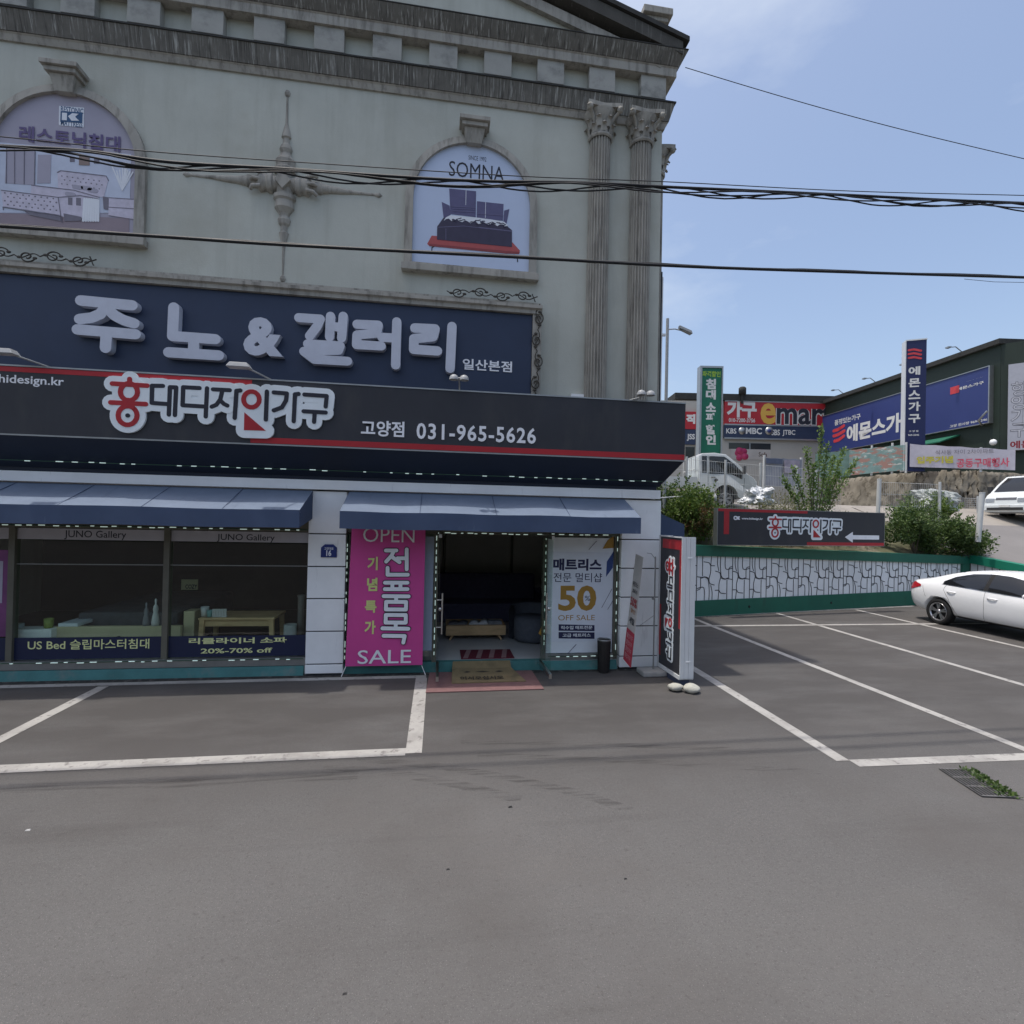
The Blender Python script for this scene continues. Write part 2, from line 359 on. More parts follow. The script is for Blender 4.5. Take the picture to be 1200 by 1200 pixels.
# ------------------------------------------------------------------ the furniture store
store = thing('furniture_store', 'grey neoclassical furniture store with fluted columns, arched windows and glass shopfront', 'store', (-2.6, 8.3, 0))
WY = 8.6; XR = 3.78; XL = -9.0
def part(mb, name, m, parent=store, **kw): return mb.build(name, parent, m, **kw)
# outer wall as a closed block with a hollow shop below
b = MB(); zt = 10.7
b.box(XL, XR, WY, 20, 4.2, zt)
b.box(XL, XL+.2, WY, 20, 0, 4.2); b.box(XR-.2, XR, WY, 20, 0, 4.2); b.box(XL+.2, XR-.2, 19.8, 20, 0, 4.2)
part(b, 'wall', wall_m)
part(MB().box(XL+.2, XR-.2, 8.26, 19.8, 0, .15), 'floor', floor_m)
b = MB().box(XL+.2, XR-.2, 13.0, 13.1, .15, 2.9); b.box(XL+.2, XR-.2, 8.5, 12.99, 2.9, 3.0); part(b, 'shop_lining', inner_m)
b = MB().box(XL+.21, -1.70, 12.9, 12.98, .16, 2.88); b.box(-1.69, -1.60, 8.62, 12.98, .16, 2.88); b.box(XL+.21, -1.70, 8.62, 12.89, 2.84, 2.89); part(b, 'added_dark_lining', mat('dark_lining', (.045, .047, .042), .9, .2, 1.))  # added partition and lining, near black so the display windows look dark
part(MB().box(XL+.21, -1.70, 8.62, 12.89, .151, .158), 'showroom_floor_shade', mat('floor_shade', (.06, .058, .055), .95, .15, 3))  # added sheet: darkness of the showroom put into the floor colour
# entablature: profile in (y,z) swept along the front and back along the right side (mitred)
def entab(prof, m, name):
    mb = MB(); n = len(prof)
    rings = []
    for k in range(3):
        rg = []
        for y, z in prof:
            o = WY - y
            rg.append((XL-o if k == 0 else XR+o, WY-o, z) if k < 2 else (XR+o, 20, z))
        rings.append(rg)
    v = rings[0]+rings[1]+rings[2]
    f = [(k*n+i, (k+1)*n+i, (k+1)*n+(i+1) % n, k*n+(i+1) % n) for k in range(2) for i in range(n)] + [tuple(range(n)), tuple(range(3*n-1, 2*n-1, -1))]
    mb.add(v, f, False); part(mb, name, m)
IN = WY+.05
entab([(IN, 9.42), (8.57, 9.42), (8.54, 9.50), (8.52, 9.52), (IN, 9.525)], trim_m, 'architrave_lip')
entab([(IN, 9.53), (8.515, 9.53), (8.44, 9.80), (IN, 9.80)], dark_trim, 'architrave')
entab([(IN, 9.803), (8.425, 9.803), (8.425, 9.828), (IN, 9.875)], roof_m, 'architrave_cap')
entab([(IN, 10.26), (8.43, 10.26), (8.43, 10.40), (8.41, 10.42), (IN, 10.425)], trim_m, 'cornice_fillet')
entab([(IN, 10.428), (8.405, 10.428), (8.36, 10.50), (8.31, 10.59), (8.29, 10.63), (IN, 10.66)], dark_trim, 'cornice')
entab([(IN, 10.663), (8.282, 10.635), (8.282, 10.65), (IN, 10.71)], roof_m, 'cornice_cap')
x = XR - .14
blk = []
bw = .46; pitch = .905
k = 0; bx = 3.78
while bx > XL:
    mb = MB().box(bx-bw, bx, 8.47, IN, 9.876, 10.258); part(mb, 'frieze_block', block_m, bevel=.006); bx -= pitch if k else .93; k += 1
    if k > 14: break
# side blocks
for i in range(4): part(MB().box(XR-.02, XR+.13, 9.1+i*.9, 9.56+i*.9, 9.876, 10.258), 'frieze_block', block_m)
# pediment
AX, AZ0 = -2.63, 10.70; slope = .305; xr = XR+.32
apex = AZ0 + (xr-AX)*slope
b = MB().prism([(AX-(XR-AX)+.2, AZ0-.05), (XR-.2, AZ0-.05), (AX, AZ0-.05+(XR-.2-AX)*slope)], 8.5, 8.9); part(b, 'tympanum', wall_m)
def rake(off0, off1, y0, m, name, end=xr):
    mb = MB()
    for s_ in (1, -1):
        e = AX + s_*(end-AX); z_e = AZ0 - .02
        mb.prism([(e, z_e+off0), (e, z_e+off1), (AX, z_e+(end-AX)*slope+off1), (AX, z_e+(end-AX)*slope+off0)], y0, 8.75)
    part(mb, name, m)
rake(-.30, -.12, 8.42, trim_m, 'raking_fillet', xr-.45)
rake_m = mat('raking_dark', (.075, .072, .064), .9, .2, 4, bump=.35, bscale=50); layer(rake_m, (.22, .22, .20), scale=(11, 3, .45), nscale=2.4, lo=.58, hi=.70, amount=.6)
rake(-.12+.002, .10, 8.30, rake_m, 'raking_cornice', xr-.1)
rake(.09, .17, 8.26, roof_m, 'raking_cap', xr)
# roof behind the pediment
b = MB(); b.prism([(AX-(xr-AX), AZ0-.03), (xr, AZ0-.03), (AX, apex)], 8.76, 20.3); part(b, 'roof', roof_m)
b = MB().box(3.48, 3.78, 8.62, 8.92, 10.8, 11.34); b.box(3.42, 3.84, 8.56, 8.98, 11.341, 11.42); b.box(3.36, 3.90, 8.50, 9.04, 11.421, 11.54); part(b, 'roof_ornament', trim_m, bevel=.01)

# columns
def column(cx, cy, name='column'):
    z0, z1 = 3.6, 9.04; r = .185; n = 22; mb = MB(); prof = []
    for j in range(n*4):
        a = 2*math.pi*j/(n*4); q = j % 4; rr = r*(1 if q in (0, 1) else (.83 if q == 2 else .83)); prof.append((rr*math.cos(a), rr*math.sin(a)))
    k = len(prof); v = []
    for t, z in ((1.06, z0), (1.03, z0+2), (.97, z1)): v += [(cx+p*t, cy+q*t, z) for p, q in prof]
    mb.add(v, [(i*k+j, i*k+(j+1) % k, (i+1)*k+(j+1) % k, (i+1)*k+j) for i in range(2) for j in range(k)], False)
    o = part(mb, name, trim_m)
    c = MB(); c.lathe([(.19, 9.03), (.215, 9.05), (.215, 9.08), (.185, 9.10), (.19, 9.2), (.225, 9.33), (.30, 9.44), (.30, 9.46)], (cx, cy, 0), n=24)
    # leaves in two rows, corner scrolls, curved abacus
    for row, (zz, hh, rr, cnt, ph) in enumerate(((9.09, .17, .195, 8, 0), (9.17, .20, .21, 8, .39))):
        for j in range(cnt):
            a = ph + 2*math.pi*j/cnt; ca, sa = math.cos(a), math.sin(a); pts = []
            for t in range(6):
                u = t/5; rad = rr + .02*math.sin(u*2) + .085*max(0, u-.55)**1.0*1.6; z = zz + hh*min(u, .9) - (.05 if u > .95 else 0); w = .06*(1-.55*u*u)
                pts.append((rad, z, w))
            v = [];
            for rad, z, w in pts: v += [(cx+ca*rad-sa*w, cy+sa*rad+ca*w, z), (cx+ca*(rad+.018), cy+sa*(rad+.018), z+.005), (cx+ca*rad+sa*w, cy+sa*rad-ca*w, z)]
            c.add(v, [(3*i+q, 3*i+q+1, 3*i+q+4, 3*i+q+3) for i in range(5) for q in range(2)], True)
    for j in range(4):
        a = math.pi/4 + j*math.pi/2; ca, sa = math.cos(a), math.sin(a)
        c.tube([(cx+ca*(.2+.02*t+.035*max(0, t-3)), cy+sa*(.2+.02*t+.035*max(0, t-3)), 9.24+.035*t) for t in range(7)], .028, 6)
        c.ell((cx+ca*.37, cy+sa*.37, 9.435), (.055, .055, .06), 8, 6)
    ab = []
    for j in range(32):
        a = 2*math.pi*j/32; q = abs(math.cos(2*a)); rad = .42 - .16*q**.8; ab.append((cx+rad*math.cos(a), cy+rad*math.sin(a)))
    c.add([(p, q, 9.455) for p, q in ab] + [(p, q, 9.525) for p, q in ab], [tuple(range(31, -1, -1)), tuple(range(32, 64))] + [(j, (j+1) % 32, (j+1) % 32+32, j+32) for j in range(32)], False)
    part(c, 'capital', trim_m, o)
column(2.63, 8.56); column(3.38, 8.56); column(3.93, 9.30); column(3.93, 11.2)
part(MB().box(2.2, 2.42, 8.50, WY+.01, 4.3, 4.62), 'wall_block', clad)

# arched windows
def arch_pts(cx, hw, z0, zs, n=24, grow=0.):
    r = hw+grow; return [(cx-r, z0)] + [(cx-r*math.cos(math.pi*i/n), zs+r*math.sin(math.pi*i/n)*1.0) for i in range(n+1)] + [(cx+r, z0)]
def arched(cx, name='arched_window'):
    z0, zs, hw = 6.64, 7.735, .975; o_ = arch_pts(cx, hw, z0, zs, 28, .13); i_ = arch_pts(cx, hw, z0, zs, 28, 0.)
    mb = MB(); k = len(o_)
    for y0, a_, b_ in ((8.50, o_, i_),):
        v = [(p, 8.53, q) for p, q in a_] + [(p, 8.50, q) for p, q in b_] + [(p, 8.605, q) for p, q in a_] + [(p, 8.605, q) for p, q in b_]
        f = []
        for j in range(k-1): f += [(j, j+1, k+j+1, k+j), (k+j, k+j+1, 3*k+j+1, 3*k+j), (2*k+j, 2*k+j+1, j+1, j)]
        mb.add(v, f, False)
    o = part(mb, 'window_surround', trim_m)
    s_ = MB().box(cx-1.14, cx+1.14, 8.47, WY+.005, z0-.14, z0-.03); s_.box(cx-1.10, cx+1.10, 8.50, WY+.005, z0-.03, z0); part(s_, 'sill', trim_m, o, bevel=.008)
    q = MB(); q.hexa([(cx-.12, 8.46, 8.68), (cx+.12, 8.46, 8.68), (cx+.12, 8.61, 8.68), (cx-.12, 8.61, 8.68), (cx-.17, 8.40, 8.90), (cx+.17, 8.40, 8.90), (cx+.17, 8.61, 8.90), (cx-.17, 8.61, 8.90)])
    q.box(cx-.21, cx+.21, 8.36, 8.61, 8.905, 8.97); q.box(cx-.25, cx+.25, 8.32, 8.61, 8.975, 9.04); part(q, 'keystone', trim_m, o, bevel=.006)
arched(.445); arched(-5.67)
# cross-shaped plaster ornament
b = MB(); cx, cz = -2.55, 7.72
ar = [(.13, 0), (.13, .16), (.17, .18), (.17, .24), (.14, .27), (.15, .38), (.09, .46), (.075, .50), (.10, .56), (.085, .62), (.055, .66), (.05, .74), (.075, .76), (.06, .83), (.022, 1.0), (.014, 1.42), (.035, 1.44), (.045, 1.48), (.03, 1.52), (.001, 1.53)]
def half(prof, axis, sgn):
    n = 20
    v = []
    for r, hh in prof:
        for j in range(n+1):
            a = math.pi*j/n; p, q = r*math.cos(a), r*math.sin(a)*.8
            v.append((cx+p, WY-q, cz+sgn*hh) if axis == 'z' else (cx+sgn*hh, WY-q, cz+p))
    b.add(v, [(i*(n+1)+j, i*(n+1)+j+1, (i+1)*(n+1)+j+1, (i+1)*(n+1)+j) for i in range(len(prof)-1) for j in range(n)], False)
half(ar, 'z', 1); half([(r, h_*1.02) for r, h_ in ar], 'z', -1)
hr = [(r*.95, h_) for r, h_ in ar[:5]] + [(.16, .36), (.10, .42), (.10, .56), (.085, .58), (.06, .72), (.055, .85), (.03, 1.1), (.02, 1.40), (.035, 1.43), (.04, 1.47), (.001, 1.52)]
half(hr, 'x', 1); half(hr, 'x', -1)
b.prism([(cx-.12, cz), (cx, cz-.14), (cx+.12, cz), (cx, cz+.14)], WY-.16, WY)
for s1 in (-1, 1):
    for ang in (-.5, 0, .5):
        b.tube([(cx+s1*.34, WY-.10, cz+ang*.2), (cx+s1*.46, WY-.12, cz+ang*.26), (cx+s1*.50, WY-.06, cz+ang*.3)], .03, 6)
part(b, 'wall_ornament', trim_m)
# stone ledge around the upper sign
b = MB().sweepx([(8.62, 5.90), (8.40, 5.90), (8.40, 5.96), (8.36, 5.98), (8.36, 6.03), (8.50, 6.06), (8.50, 6.12), (8.62, 6.15)], -9, 1.64)
b.box(1.49, 1.64, 8.42, 8.61, 4.3, 5.899); part(b, 'sign_surround', trim_m)

# shopfront: kerb, frame, panes
b = MB(); b.sweepx([(8.36, 0), (8.20, 0), (8.24, .14), (8.36, .15)], XL, -1.99); b.sweepx([(8.36, 0), (8.20, 0), (8.24, .14), (8.36, .15)], 1.72, 3.0)
b.box(-1.40, 1.72, 8.24, 8.36, 0, .155); part(b, 'kerb', teal)
def pane(x0, x1, z0=.27, z1=2.19, y=8.30): return part(MB().box(x0, x1, y, y+.012, z0, z1), 'shop_window', glass)
fr = MB()
for xm in (-8.06, -6.02, -3.98): fr.box(xm-.04, xm+.04, 8.25, 8.36, .15, 2.19)
fr.box(XL, -1.96, 8.24, 8.37, 2.191, 2.50); fr.box(-1.40, 3.02, 8.24, 8.37, 2.20, 2.50); fr.box(-1.44, -1.39, 8.25, 8.36, .156, 2.199)
for xm in (-.02, 1.755, 2.97): fr.box(xm-.035, xm+.035, 8.25, 8.36, .156, 2.199)
part(fr, 'window_frame', olive)
rl = MB().box(XL, -1.96, 8.235, 8.36, .152, .27); rl.box(1.79, 2.935, 8.25, 8.36, .156, .25); part(rl, 'bottom_rail', alu)
P1 = pane(-8.02, -6.06); P2 = pane(-5.98, -4.02); P3 = pane(-3.94, -1.97); P4 = pane(1.79, 2.935, .25); P5 = pane(-1.39, -.055, .17)
def sticker(par, x0, x1, z0, z1, y, m, name='sticker'): return part(MB().box(x0, x1, y-.003, y, z0, z1), name, m, par)
band_m = mat('frosted_band', (.46, .45, .50), .6, .05)
navy_s = mat('navy_sticker', (.012, .018, .055), .5, .05)
for Pn, x0, x1, txt, tb_ in ((P1, -8.02, -6.06, None, None), (P2, -5.98, -4.02, ((75, 632), (148, 622.5)), 0), (P3, -3.94, -1.97, ((254, 635), (322, 626.5)), 0)):
    sticker(Pn, x0, x1, 2.02, 2.18, 8.297, band_m, 'top_band'); sticker(Pn, x0, x1, .285, .60, 8.297, navy_s, 'bottom_band')
    if txt:
        t = MB(); text(t, 'JUNO Gallery', WF.box(*txt, 8.29), 8.293, .006); part(t, 'lettering', ink, Pn)
t = MB(); text(t, 'US Bed 슬립마스터침대', WF.box((32, 762), (175, 748.5), 8.29), 8.293, .012); part(t, 'lettering', yellow_l, P2)
t = MB(); text(t, '리클라이너 소파', WF.box((221, 755), (336, 746.5), 8.29), 8.293, .03); text(t, '20%-70% off', WF.box((235, 766), (319, 759), 8.29), 8.293, .02); part(t, 'lettering', yellow_l, P3)
lilac = mat('purple_poster', (.20, .06, .18), .6, .35, 1.3)
sticker(P1, -8.02, -6.06, .62, 1.86, 8.297, lilac, 'poster'); sticker(P1, -7.2, -6.15, 1.1, 1.7, 8.2935, lav, 'poster_picture')
for Pn, x0, x1 in ((P2, -5.98, -4.02), (P3, -3.94, -1.97)): sticker(Pn, x0, x1, 1.655, 1.668, 8.2975, mat('film_edge', (.22, .23, .22), .4), 'film_edge')
# clad pillars
def pillar(x0, x1, zs, name='clad_pillar'):
    b = MB(); zz = [.03] + zs + [2.83]
    for a, c in zip(zz[:-1], zz[1:]): b.box(x0, x1, 8.16, 8.60, a+.009, c-.009)
    o = part(b, name, clad, bevel=.008); part(MB().box(x0+.015, x1-.015, 8.185, 8.59, 0, 2.83), 'joints', joint, o); return o
pil = pillar(-1.955, -1.40, [.18, .68, 1.18, 1.67, 2.17])
pillar(3.02, 3.70, [.22, .72, 1.2, 1.68, 2.16])
b = MB().box(3.02, 3.68, 8.61, 19.9, 0, 2.83); part(b, 'side_wall', clad)
b = MB().box(XL, 3.66, 8.10, 8.60, 2.845, 2.99); part(b, 'lintel', clad, bevel=.006)
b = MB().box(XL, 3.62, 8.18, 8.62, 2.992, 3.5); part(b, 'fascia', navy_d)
# doors
def door(hx, s_, name='glass_door'):
    b = MB().box(hx-.006, hx+.006, 7.47, 8.24, .17, 2.17); o = part(b, name, glass)
    q = MB(); q.tube([(hx+s_*.05, 7.60, .75), (hx+s_*.05, 7.60, 1.35)], .013, 8)
    for z in (.85, 1.25): q.tube([(hx-.03, 7.60, z), (hx+s_*.05, 7.60, z)], .008, 6)
    q.ell((hx+s_*.02, 7.57, 1.12), (.025, .025, .03), 8, 6); part(q, 'handle', steel, o)
    f = MB().box(hx-.02, hx+.02, 7.46, 8.25, .10, .169); f.box(hx-.02, hx+.02, 7.46, 8.25, 2.171, 2.22); part(f, 'rail', steel, o)
door(.035, 1); door(1.70, -1)
# awnings
def awning(x0, x1, ends=True):
    from mathutils import noise
    y0, y1, zt_, zf, zb = 8.155, 7.42, 2.83, 2.525, 2.28; b = MB(); nx_, ny_ = int((x1-x0)*9), 8; nb = 3
    arms = [x0+.03, x0+(x1-x0)*.33, x0+(x1-x0)*.67, x1-.03]
    def sag(x):
        d = min(abs(x-q) for q in arms); L = (x1-x0)/3; return .5-.5*math.cos(2*math.pi*min(d, L/2)/L)
    for j in range(ny_+1):
        v_ = j/ny_
        for i in range(nx_+1):
            x = x0+(x1-x0)*i/nx_; z = zf+(zt_-zf)*v_ - .022*sag(x)*math.sin(math.pi*v_) + .007*noise.noise((x*2.2, v_*3, 1.3))*math.sin(math.pi*v_) + (-.010*sag(x) if j == 0 else 0)
            b.v.append((x, y1+(y0-y1)*v_, z))
    for j in range(ny_):
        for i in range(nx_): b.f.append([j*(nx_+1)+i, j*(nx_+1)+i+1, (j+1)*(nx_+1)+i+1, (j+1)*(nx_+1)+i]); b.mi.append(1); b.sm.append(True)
    o0 = len(b.v)
    for j in range(nb+1):
        for i in range(nx_+1):
            x = x0+(x1-x0)*i/nx_; w = 1-j/nb; b.v.append((x, y1-.004 + w*.012*noise.noise((x*1.7, 0, 4.)) + w*.006*math.sin(x*6.3), zb+(zf-zb)*j/nb - .010*sag(x)))
    for j in range(nb):
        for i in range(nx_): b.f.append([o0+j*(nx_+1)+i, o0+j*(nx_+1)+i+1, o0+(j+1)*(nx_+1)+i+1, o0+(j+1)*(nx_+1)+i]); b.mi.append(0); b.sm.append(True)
    b.m = 0
    for x in (x0, x1): b.add([(x, y1, zb), (x, y1, zf), (x, y0, zt_), (x, y0, zb+.12)], [(0, 1, 2, 3)])
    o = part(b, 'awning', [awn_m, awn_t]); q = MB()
    for x in arms: part(MB().tube([(x, y0, zb+.1), (x, y1+.03, zb+.06)], .012, 6), 'awning_arm', alu, o)
    q.tube([(x0, y1+.02, zf-.03), (x1, y1+.02, zf-.03)], .016, 6); part(q, 'awning_bar', alu, o)
    k = int((x1-x0)/1.15)
    for i in range(1, k+1):
        x = x0+(x1-x0)*i/(k+1); q = MB(); q.hexa([(x-.004, y1-.006, zf-.006), (x+.004, y1-.006, zf-.006), (x+.004, y0, zt_-.006), (x-.004, y0, zt_-.006), (x-.004, y1-.006, zf+.003-.012*sag(x)), (x+.004, y1-.006, zf+.003-.012*sag(x)), (x+.004, y0, zt_+.003), (x-.004, y0, zt_+.003)])
        part(q, 'awning_seam', awn_m, o)
awning(-8.9, -1.90); awning(-1.365, 3.045)
b = MB(); y0, y1 = 8.75, 13.5
b.add([(3.70, y0, 2.72), (4.42, y0, 2.42), (4.42, y0, 2.16), (3.70, y0, 2.16), (3.70, y1, 2.72), (4.42, y1, 2.42), (4.42, y1, 2.16)], [(0, 1, 2, 3), (1, 0, 4, 5), (2, 1, 5, 6)]); part(b, 'side_awning', awn_m)
b = MB().box(3.79, 4.10, 9.18, 9.26, 4.4, 7.2); o = part(b, 'wall_panel', black); q = MB().box(3.78, 4.16, 9.27, 9.33, 4.4, 7.15); q.box(3.79, 4.2, 9.2, 9.25, 6.0, 6.04); part(q, 'panel_back', clad, o)
# house number plate
t = MB(); x0, x1, z0, z1 = WF.box((376, 653), (395, 638), 8.15); b = MB().prism([(x0, z0), (x1, z0), (x1, z1-.05), ((x0+x1)/2+.06, z1), ((x0+x1)/2-.06, z1), (x0, z1-.05)], 8.142, 8.158)
plate = thing('house_number_plate', 'small blue house number plate reading 16 on the white pillar', 'sign', ((x0+x1)/2, 8.15, z0))
b.build('plate', plate, mat('plate_blue', (.015, .03, .16), .4, .05))
text(t, '16', (x0+.08, x1-.08, z0+.02, z0+.11), 8.141, .03); text(t, '고양대로', (x0+.05, x1-.05, z1-.085, z1-.045), 8.141, .01); t.build('lettering', plate, white_l)
# ------------------------------------------------------------------ main sign with the outlined logo
SY = 7.70
sign = thing('shop_sign', 'long charcoal shop sign with red stripes and outlined Korean logo above the awnings', 'sign', (-2.6, SY, 3.43))
b = MB().box(-9, 3.87, SY, 8.59, 3.44, 4.37); b.build('board', sign, char)
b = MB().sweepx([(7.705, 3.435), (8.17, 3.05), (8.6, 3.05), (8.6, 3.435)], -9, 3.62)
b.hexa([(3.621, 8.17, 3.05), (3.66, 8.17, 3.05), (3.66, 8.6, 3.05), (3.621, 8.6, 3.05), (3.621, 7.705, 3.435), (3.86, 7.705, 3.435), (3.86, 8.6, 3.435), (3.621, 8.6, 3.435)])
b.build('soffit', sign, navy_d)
b = MB(); rect(b, -9, -2.66, 4.285, 4.352, SY-.001); rect(b, -2.66, 3.865, 3.462, 3.545, SY-.001); b.build('stripe', sign, red_m)
b = MB(); b.box(-9, 3.875, SY-.012, SY+.01, 3.435, 3.455); b.box(-9, 3.872, SY-.010, SY+.02, 4.358, 4.378); b.build('trim', sign, alu)
FS = Frame((0, SY, 0))
def c2(pts): return [FS.loc(100+x/4, 420+y/4) for x, y in pts]
def circ(cx, cy, r, n=18, ry=None): return [(cx+r*math.cos(2*math.pi*i/n), cy+(ry or r)*math.sin(2*math.pi*i/n)) for i in range(n+1)]
LOGO = dict(
 red=[[(215,100),(215,121)], [(134,121),(297,131)], circ(212,160,40), [(208,198),(207,210)], [(127,209),(290,217)], circ(206,270,44), circ(783,195,37)],
 ink=[[(370,132),(320,131),(318,211),(395,217)], [(398,266),(403,138),(432,139),(426,268)], [(541,142),(465,138),(462,222),(560,228)], [(576,143),(570,275)],
      [(604,148),(682,152)], [(647,155),(638,195),(620,220),(598,229)], [(640,202),(655,216),(671,224)], [(731,153),(713,155),(705,281)], [(855,158),(850,289)],
      [(887,162),(948,167),(944,200),(925,232),(887,246)], [(1003,169),(986,171),(980,297)], [(1030,172),(1134,179),(1129,228)], [(1026,250),(1129,256)], [(1078,257),(1075,300)], [(206,270),(207,270)]])
TRI = [(750,255),(850,341),(748,338)]
FILL = [[(330,140),(400,140),(395,215),(330,208)], [(470,145),(570,150),(565,222),(470,215)], [(590,150),(730,158),(720,225),(600,222)], [(745,170),(855,165),(852,260),(750,250)],
        [(880,170),(1000,172),(985,240),(885,240)], [(1030,180),(1130,182),(1125,250),(1030,248)], [(180,130),(300,135),(300,210),(190,205)], [(750,260),(850,335),(750,335)], circ(206,270,44)[:-1], circ(783,195,37)[:-1]]
AXX = [p for L in LOGO['ink'] + LOGO['red'] for p in c2(L)]
LX0, LX1 = min(p[0] for p in AXX), max(p[0] for p in AXX); LZ0, LZ1 = min(p[1] for p in AXX), max(p[1] for p in AXX)
LZ0 = min(LZ0, min(p[1] for p in c2(TRI)))
def logo(parent, fn, hw_scale, y, local, thick=.012, mats=None, rot=False):
    """the outlined logo: white ground, red and dark strokes; fn maps sign coordinates to the face"""
    A = lambda L: [fn(p) for p in c2(L)]
    mb = MB(); hw = .118*hw_scale
    mb.strokes([A(L) for L in LOGO['red']+LOGO['ink']], hw, y-thick, y, .0003*max(hw_scale, .3))
    for i, P in enumerate(FILL): mb.prism(A(P), y-thick+.001+.0001*i, y)
    mb.strokes([A(TRI+TRI[:1])], hw, y-thick-.003*max(hw_scale, .3), y, .0002)
    mb.build('logo_ground', parent, pale_l, local=local)
    y2 = y-thick-.004
    mb = MB().strokes([A(L) for L in LOGO['red']], .034*hw_scale, y2-.004, y2+.003, .0002); mb.prism(A(TRI), y2-.004, y2+.003); mb.build('logo_print', parent, red_m, local=local)
    mb = MB().strokes([A(L) for L in LOGO['ink']], .031*hw_scale, y2-.003, y2+.003, .0002); mb.build('logo_print', parent, ink, local=local)
logo(sign, lambda p: p, .92, SY-.001, False, .03)
t = MB(); text(t, 'www.hidesign.kr', WF.box((-42, 447), (75, 444), SY), SY-.002, .012); 
t = MB(); x1, zc = FS.loc(75, 449); text(t, 'www.hidesign.kr', (x1-1.22, x1, zc-.07, zc+.075), SY-.002, .015); t.build('lettering', sign, white_l)
t = MB(); text(t, '고양점', WF.box((423, 510.5), (474, 494.5), SY), SY-.002, .022, .012); text(t, '031-965-5626', WF.box((488, 514.5), (628, 502), SY), SY-.002, .02, .012, 1.12); t.build('lettering', sign, white_l)
lampm = mat('lamp_shell', (.36, .37, .38), .5, .1, 8)
# sign lamps
def sign_lamp(x, z, z2):
    a = MB(); a.tube([(x+.28, SY+.06, 4.375), (x+.10, SY-.22, z-.03), (x, SY-.26, z)], .012, 6); o = a.build('lamp_arm', sign, alu)
    h_ = MB()
    h_.hexa([(x-.20, SY-.36, z-.02), (x+.10, SY-.36, z-.02), (x+.10, SY-.20, z-.02), (x-.20, SY-.20, z-.02), (x-.16, SY-.34, z+.045), (x+.06, SY-.34, z+.045), (x+.06, SY-.22, z+.045), (x-.16, SY-.22, z+.045)])
    h_.build('lamp_head', o, lampm, bevel=.008)
for px, py in ((8, 414), (283, 430)):
    p = onY(px, py, SY-.26); sign_lamp(p.x+.03, p.z, 0)
def dome_lamp(px, py, side):
    p = onY(px, py, SY-.15); a = MB().tube([(p.x+side, SY+.05, 4.375), (p.x+side*.4, SY-.08, p.z-.06), (p.x, p.y, p.z)], .012, 6); a.tube([(p.x-.09, p.y, p.z), (p.x+.09, p.y, p.z)], .012, 6); o = a.build('lamp_arm', sign, alu)
    for s_ in (-1, 1):
        h_ = MB().lathe([(.068, -.03), (.066, .0), (.05, .03), (.025, .045), (.001, .05)], (p.x+s_*.075, p.y, p.z), n=16); h_.build('lamp_head', o, lampm)
dome_lamp(538, 443, .02); dome_lamp(757, 461, -.22)
# strings of little lights
def led_string(pts, step, label, size=.016):
    o = thing('string_lights', label, 'string lights', pts[0], 0, 'strings of LED lights on the shopfront')
    c = MB(); c.tube(pts, .006, 5); c.build('cord', o, led_cord)
    d = 0
    for a, b_ in zip(pts[:-1], pts[1:]):
        a, b_ = Vector(a), Vector(b_); L = (b_-a).length; n_ = int(L/step); t = (b_-a).normalized()
        for i in range(n_):
            if random.random() < .14: continue
            p = a + t*(i+.5+random.uniform(-.18, .18))*step + Vector((0, 0, random.uniform(-.007, .004))); ln = random.uniform(.018, .05)
            q = t*ln
            MB().tube([p-q+Vector((0, -.010, 0)), p+q+Vector((0, -.010, 0))], size*.42, 5).build('bulb', o, led)
zq = lambda y: 3.435 - (y-7.705)/(8.17-7.705)*(3.435-3.05)
led_string([(-9, 8.02, 3.13), (3.66, 8.02, 3.13)], .20, 'string of white LED lights under the long charcoal sign')
led_string([(-8.9, 8.225, 2.225), (-1.97, 8.225, 2.225)], .16, 'string of LED lights along the top of the display windows')
led_string([(-8.9, 8.222, .255), (-2.0, 8.222, .255)], .17, 'string of LED lights along the foot of the display windows')
led_string([(-1.385, 8.225, .2), (-1.385, 8.225, 2.17)], .11, 'string of LED lights down the left edge of the pink banner')
led_string([(-.02, 8.235, .25), (-.02, 8.235, 2.215), (1.755, 8.235, 2.215), (1.755, 8.235, .25)], .115, 'string of LED lights framing the open doorway')
led_string([(1.80, 8.225, 2.225), (2.97, 8.225, 2.225), (2.97, 8.225, .22), (1.83, 8.225, .22)], .15, 'string of LED lights round the window with the white poster')

# ------------------------------------------------------------------ upper navy sign with raised letters
JY = 8.46
js = thing('shop_sign', 'navy upper sign with thick raised grey Korean letters below the arched windows', 'sign', (-2.6, JY, 4.4))
MB().box(-9, 1.485, JY, 8.598, 4.38, 5.89).build('panel', js, navy)
FJ = Frame((0, JY-.10, 0))
def c3(L): return [FJ.loc(60+x/3.529, 330+y/3.529) for x, y in L]
def c4(L): return [FJ.loc(330+x/3.636, 340+y/3.636) for x, y in L]
b = MB(); T = (JY-.11, JY)
b.strokes([c3(L) for L in ([(124,79),(336,99)], [(232,100),(205,135),(170,150),(120,156)], [(232,108),(262,140),(300,160),(344,174)], [(111,199),(350,219)], [(231,212),(227,275)])], .077, *T, .0012)
b.strokes([c3(L) for L in ([(508,108),(503,226),(680,239)], [(591,240),(589,298)], [(487,293),(694,306)])], .077, *T, .0012)
b.strokes([c4(L) for L in ([(74,118),(165,124),(152,155),(120,196)], [(209,112),(205,200)], [(263,112),(256,205)], [(209,155),(260,160)], [(112,230),(250,238),(243,258),(96,262),(140,296),(282,304)])], .070, *T, .0012)
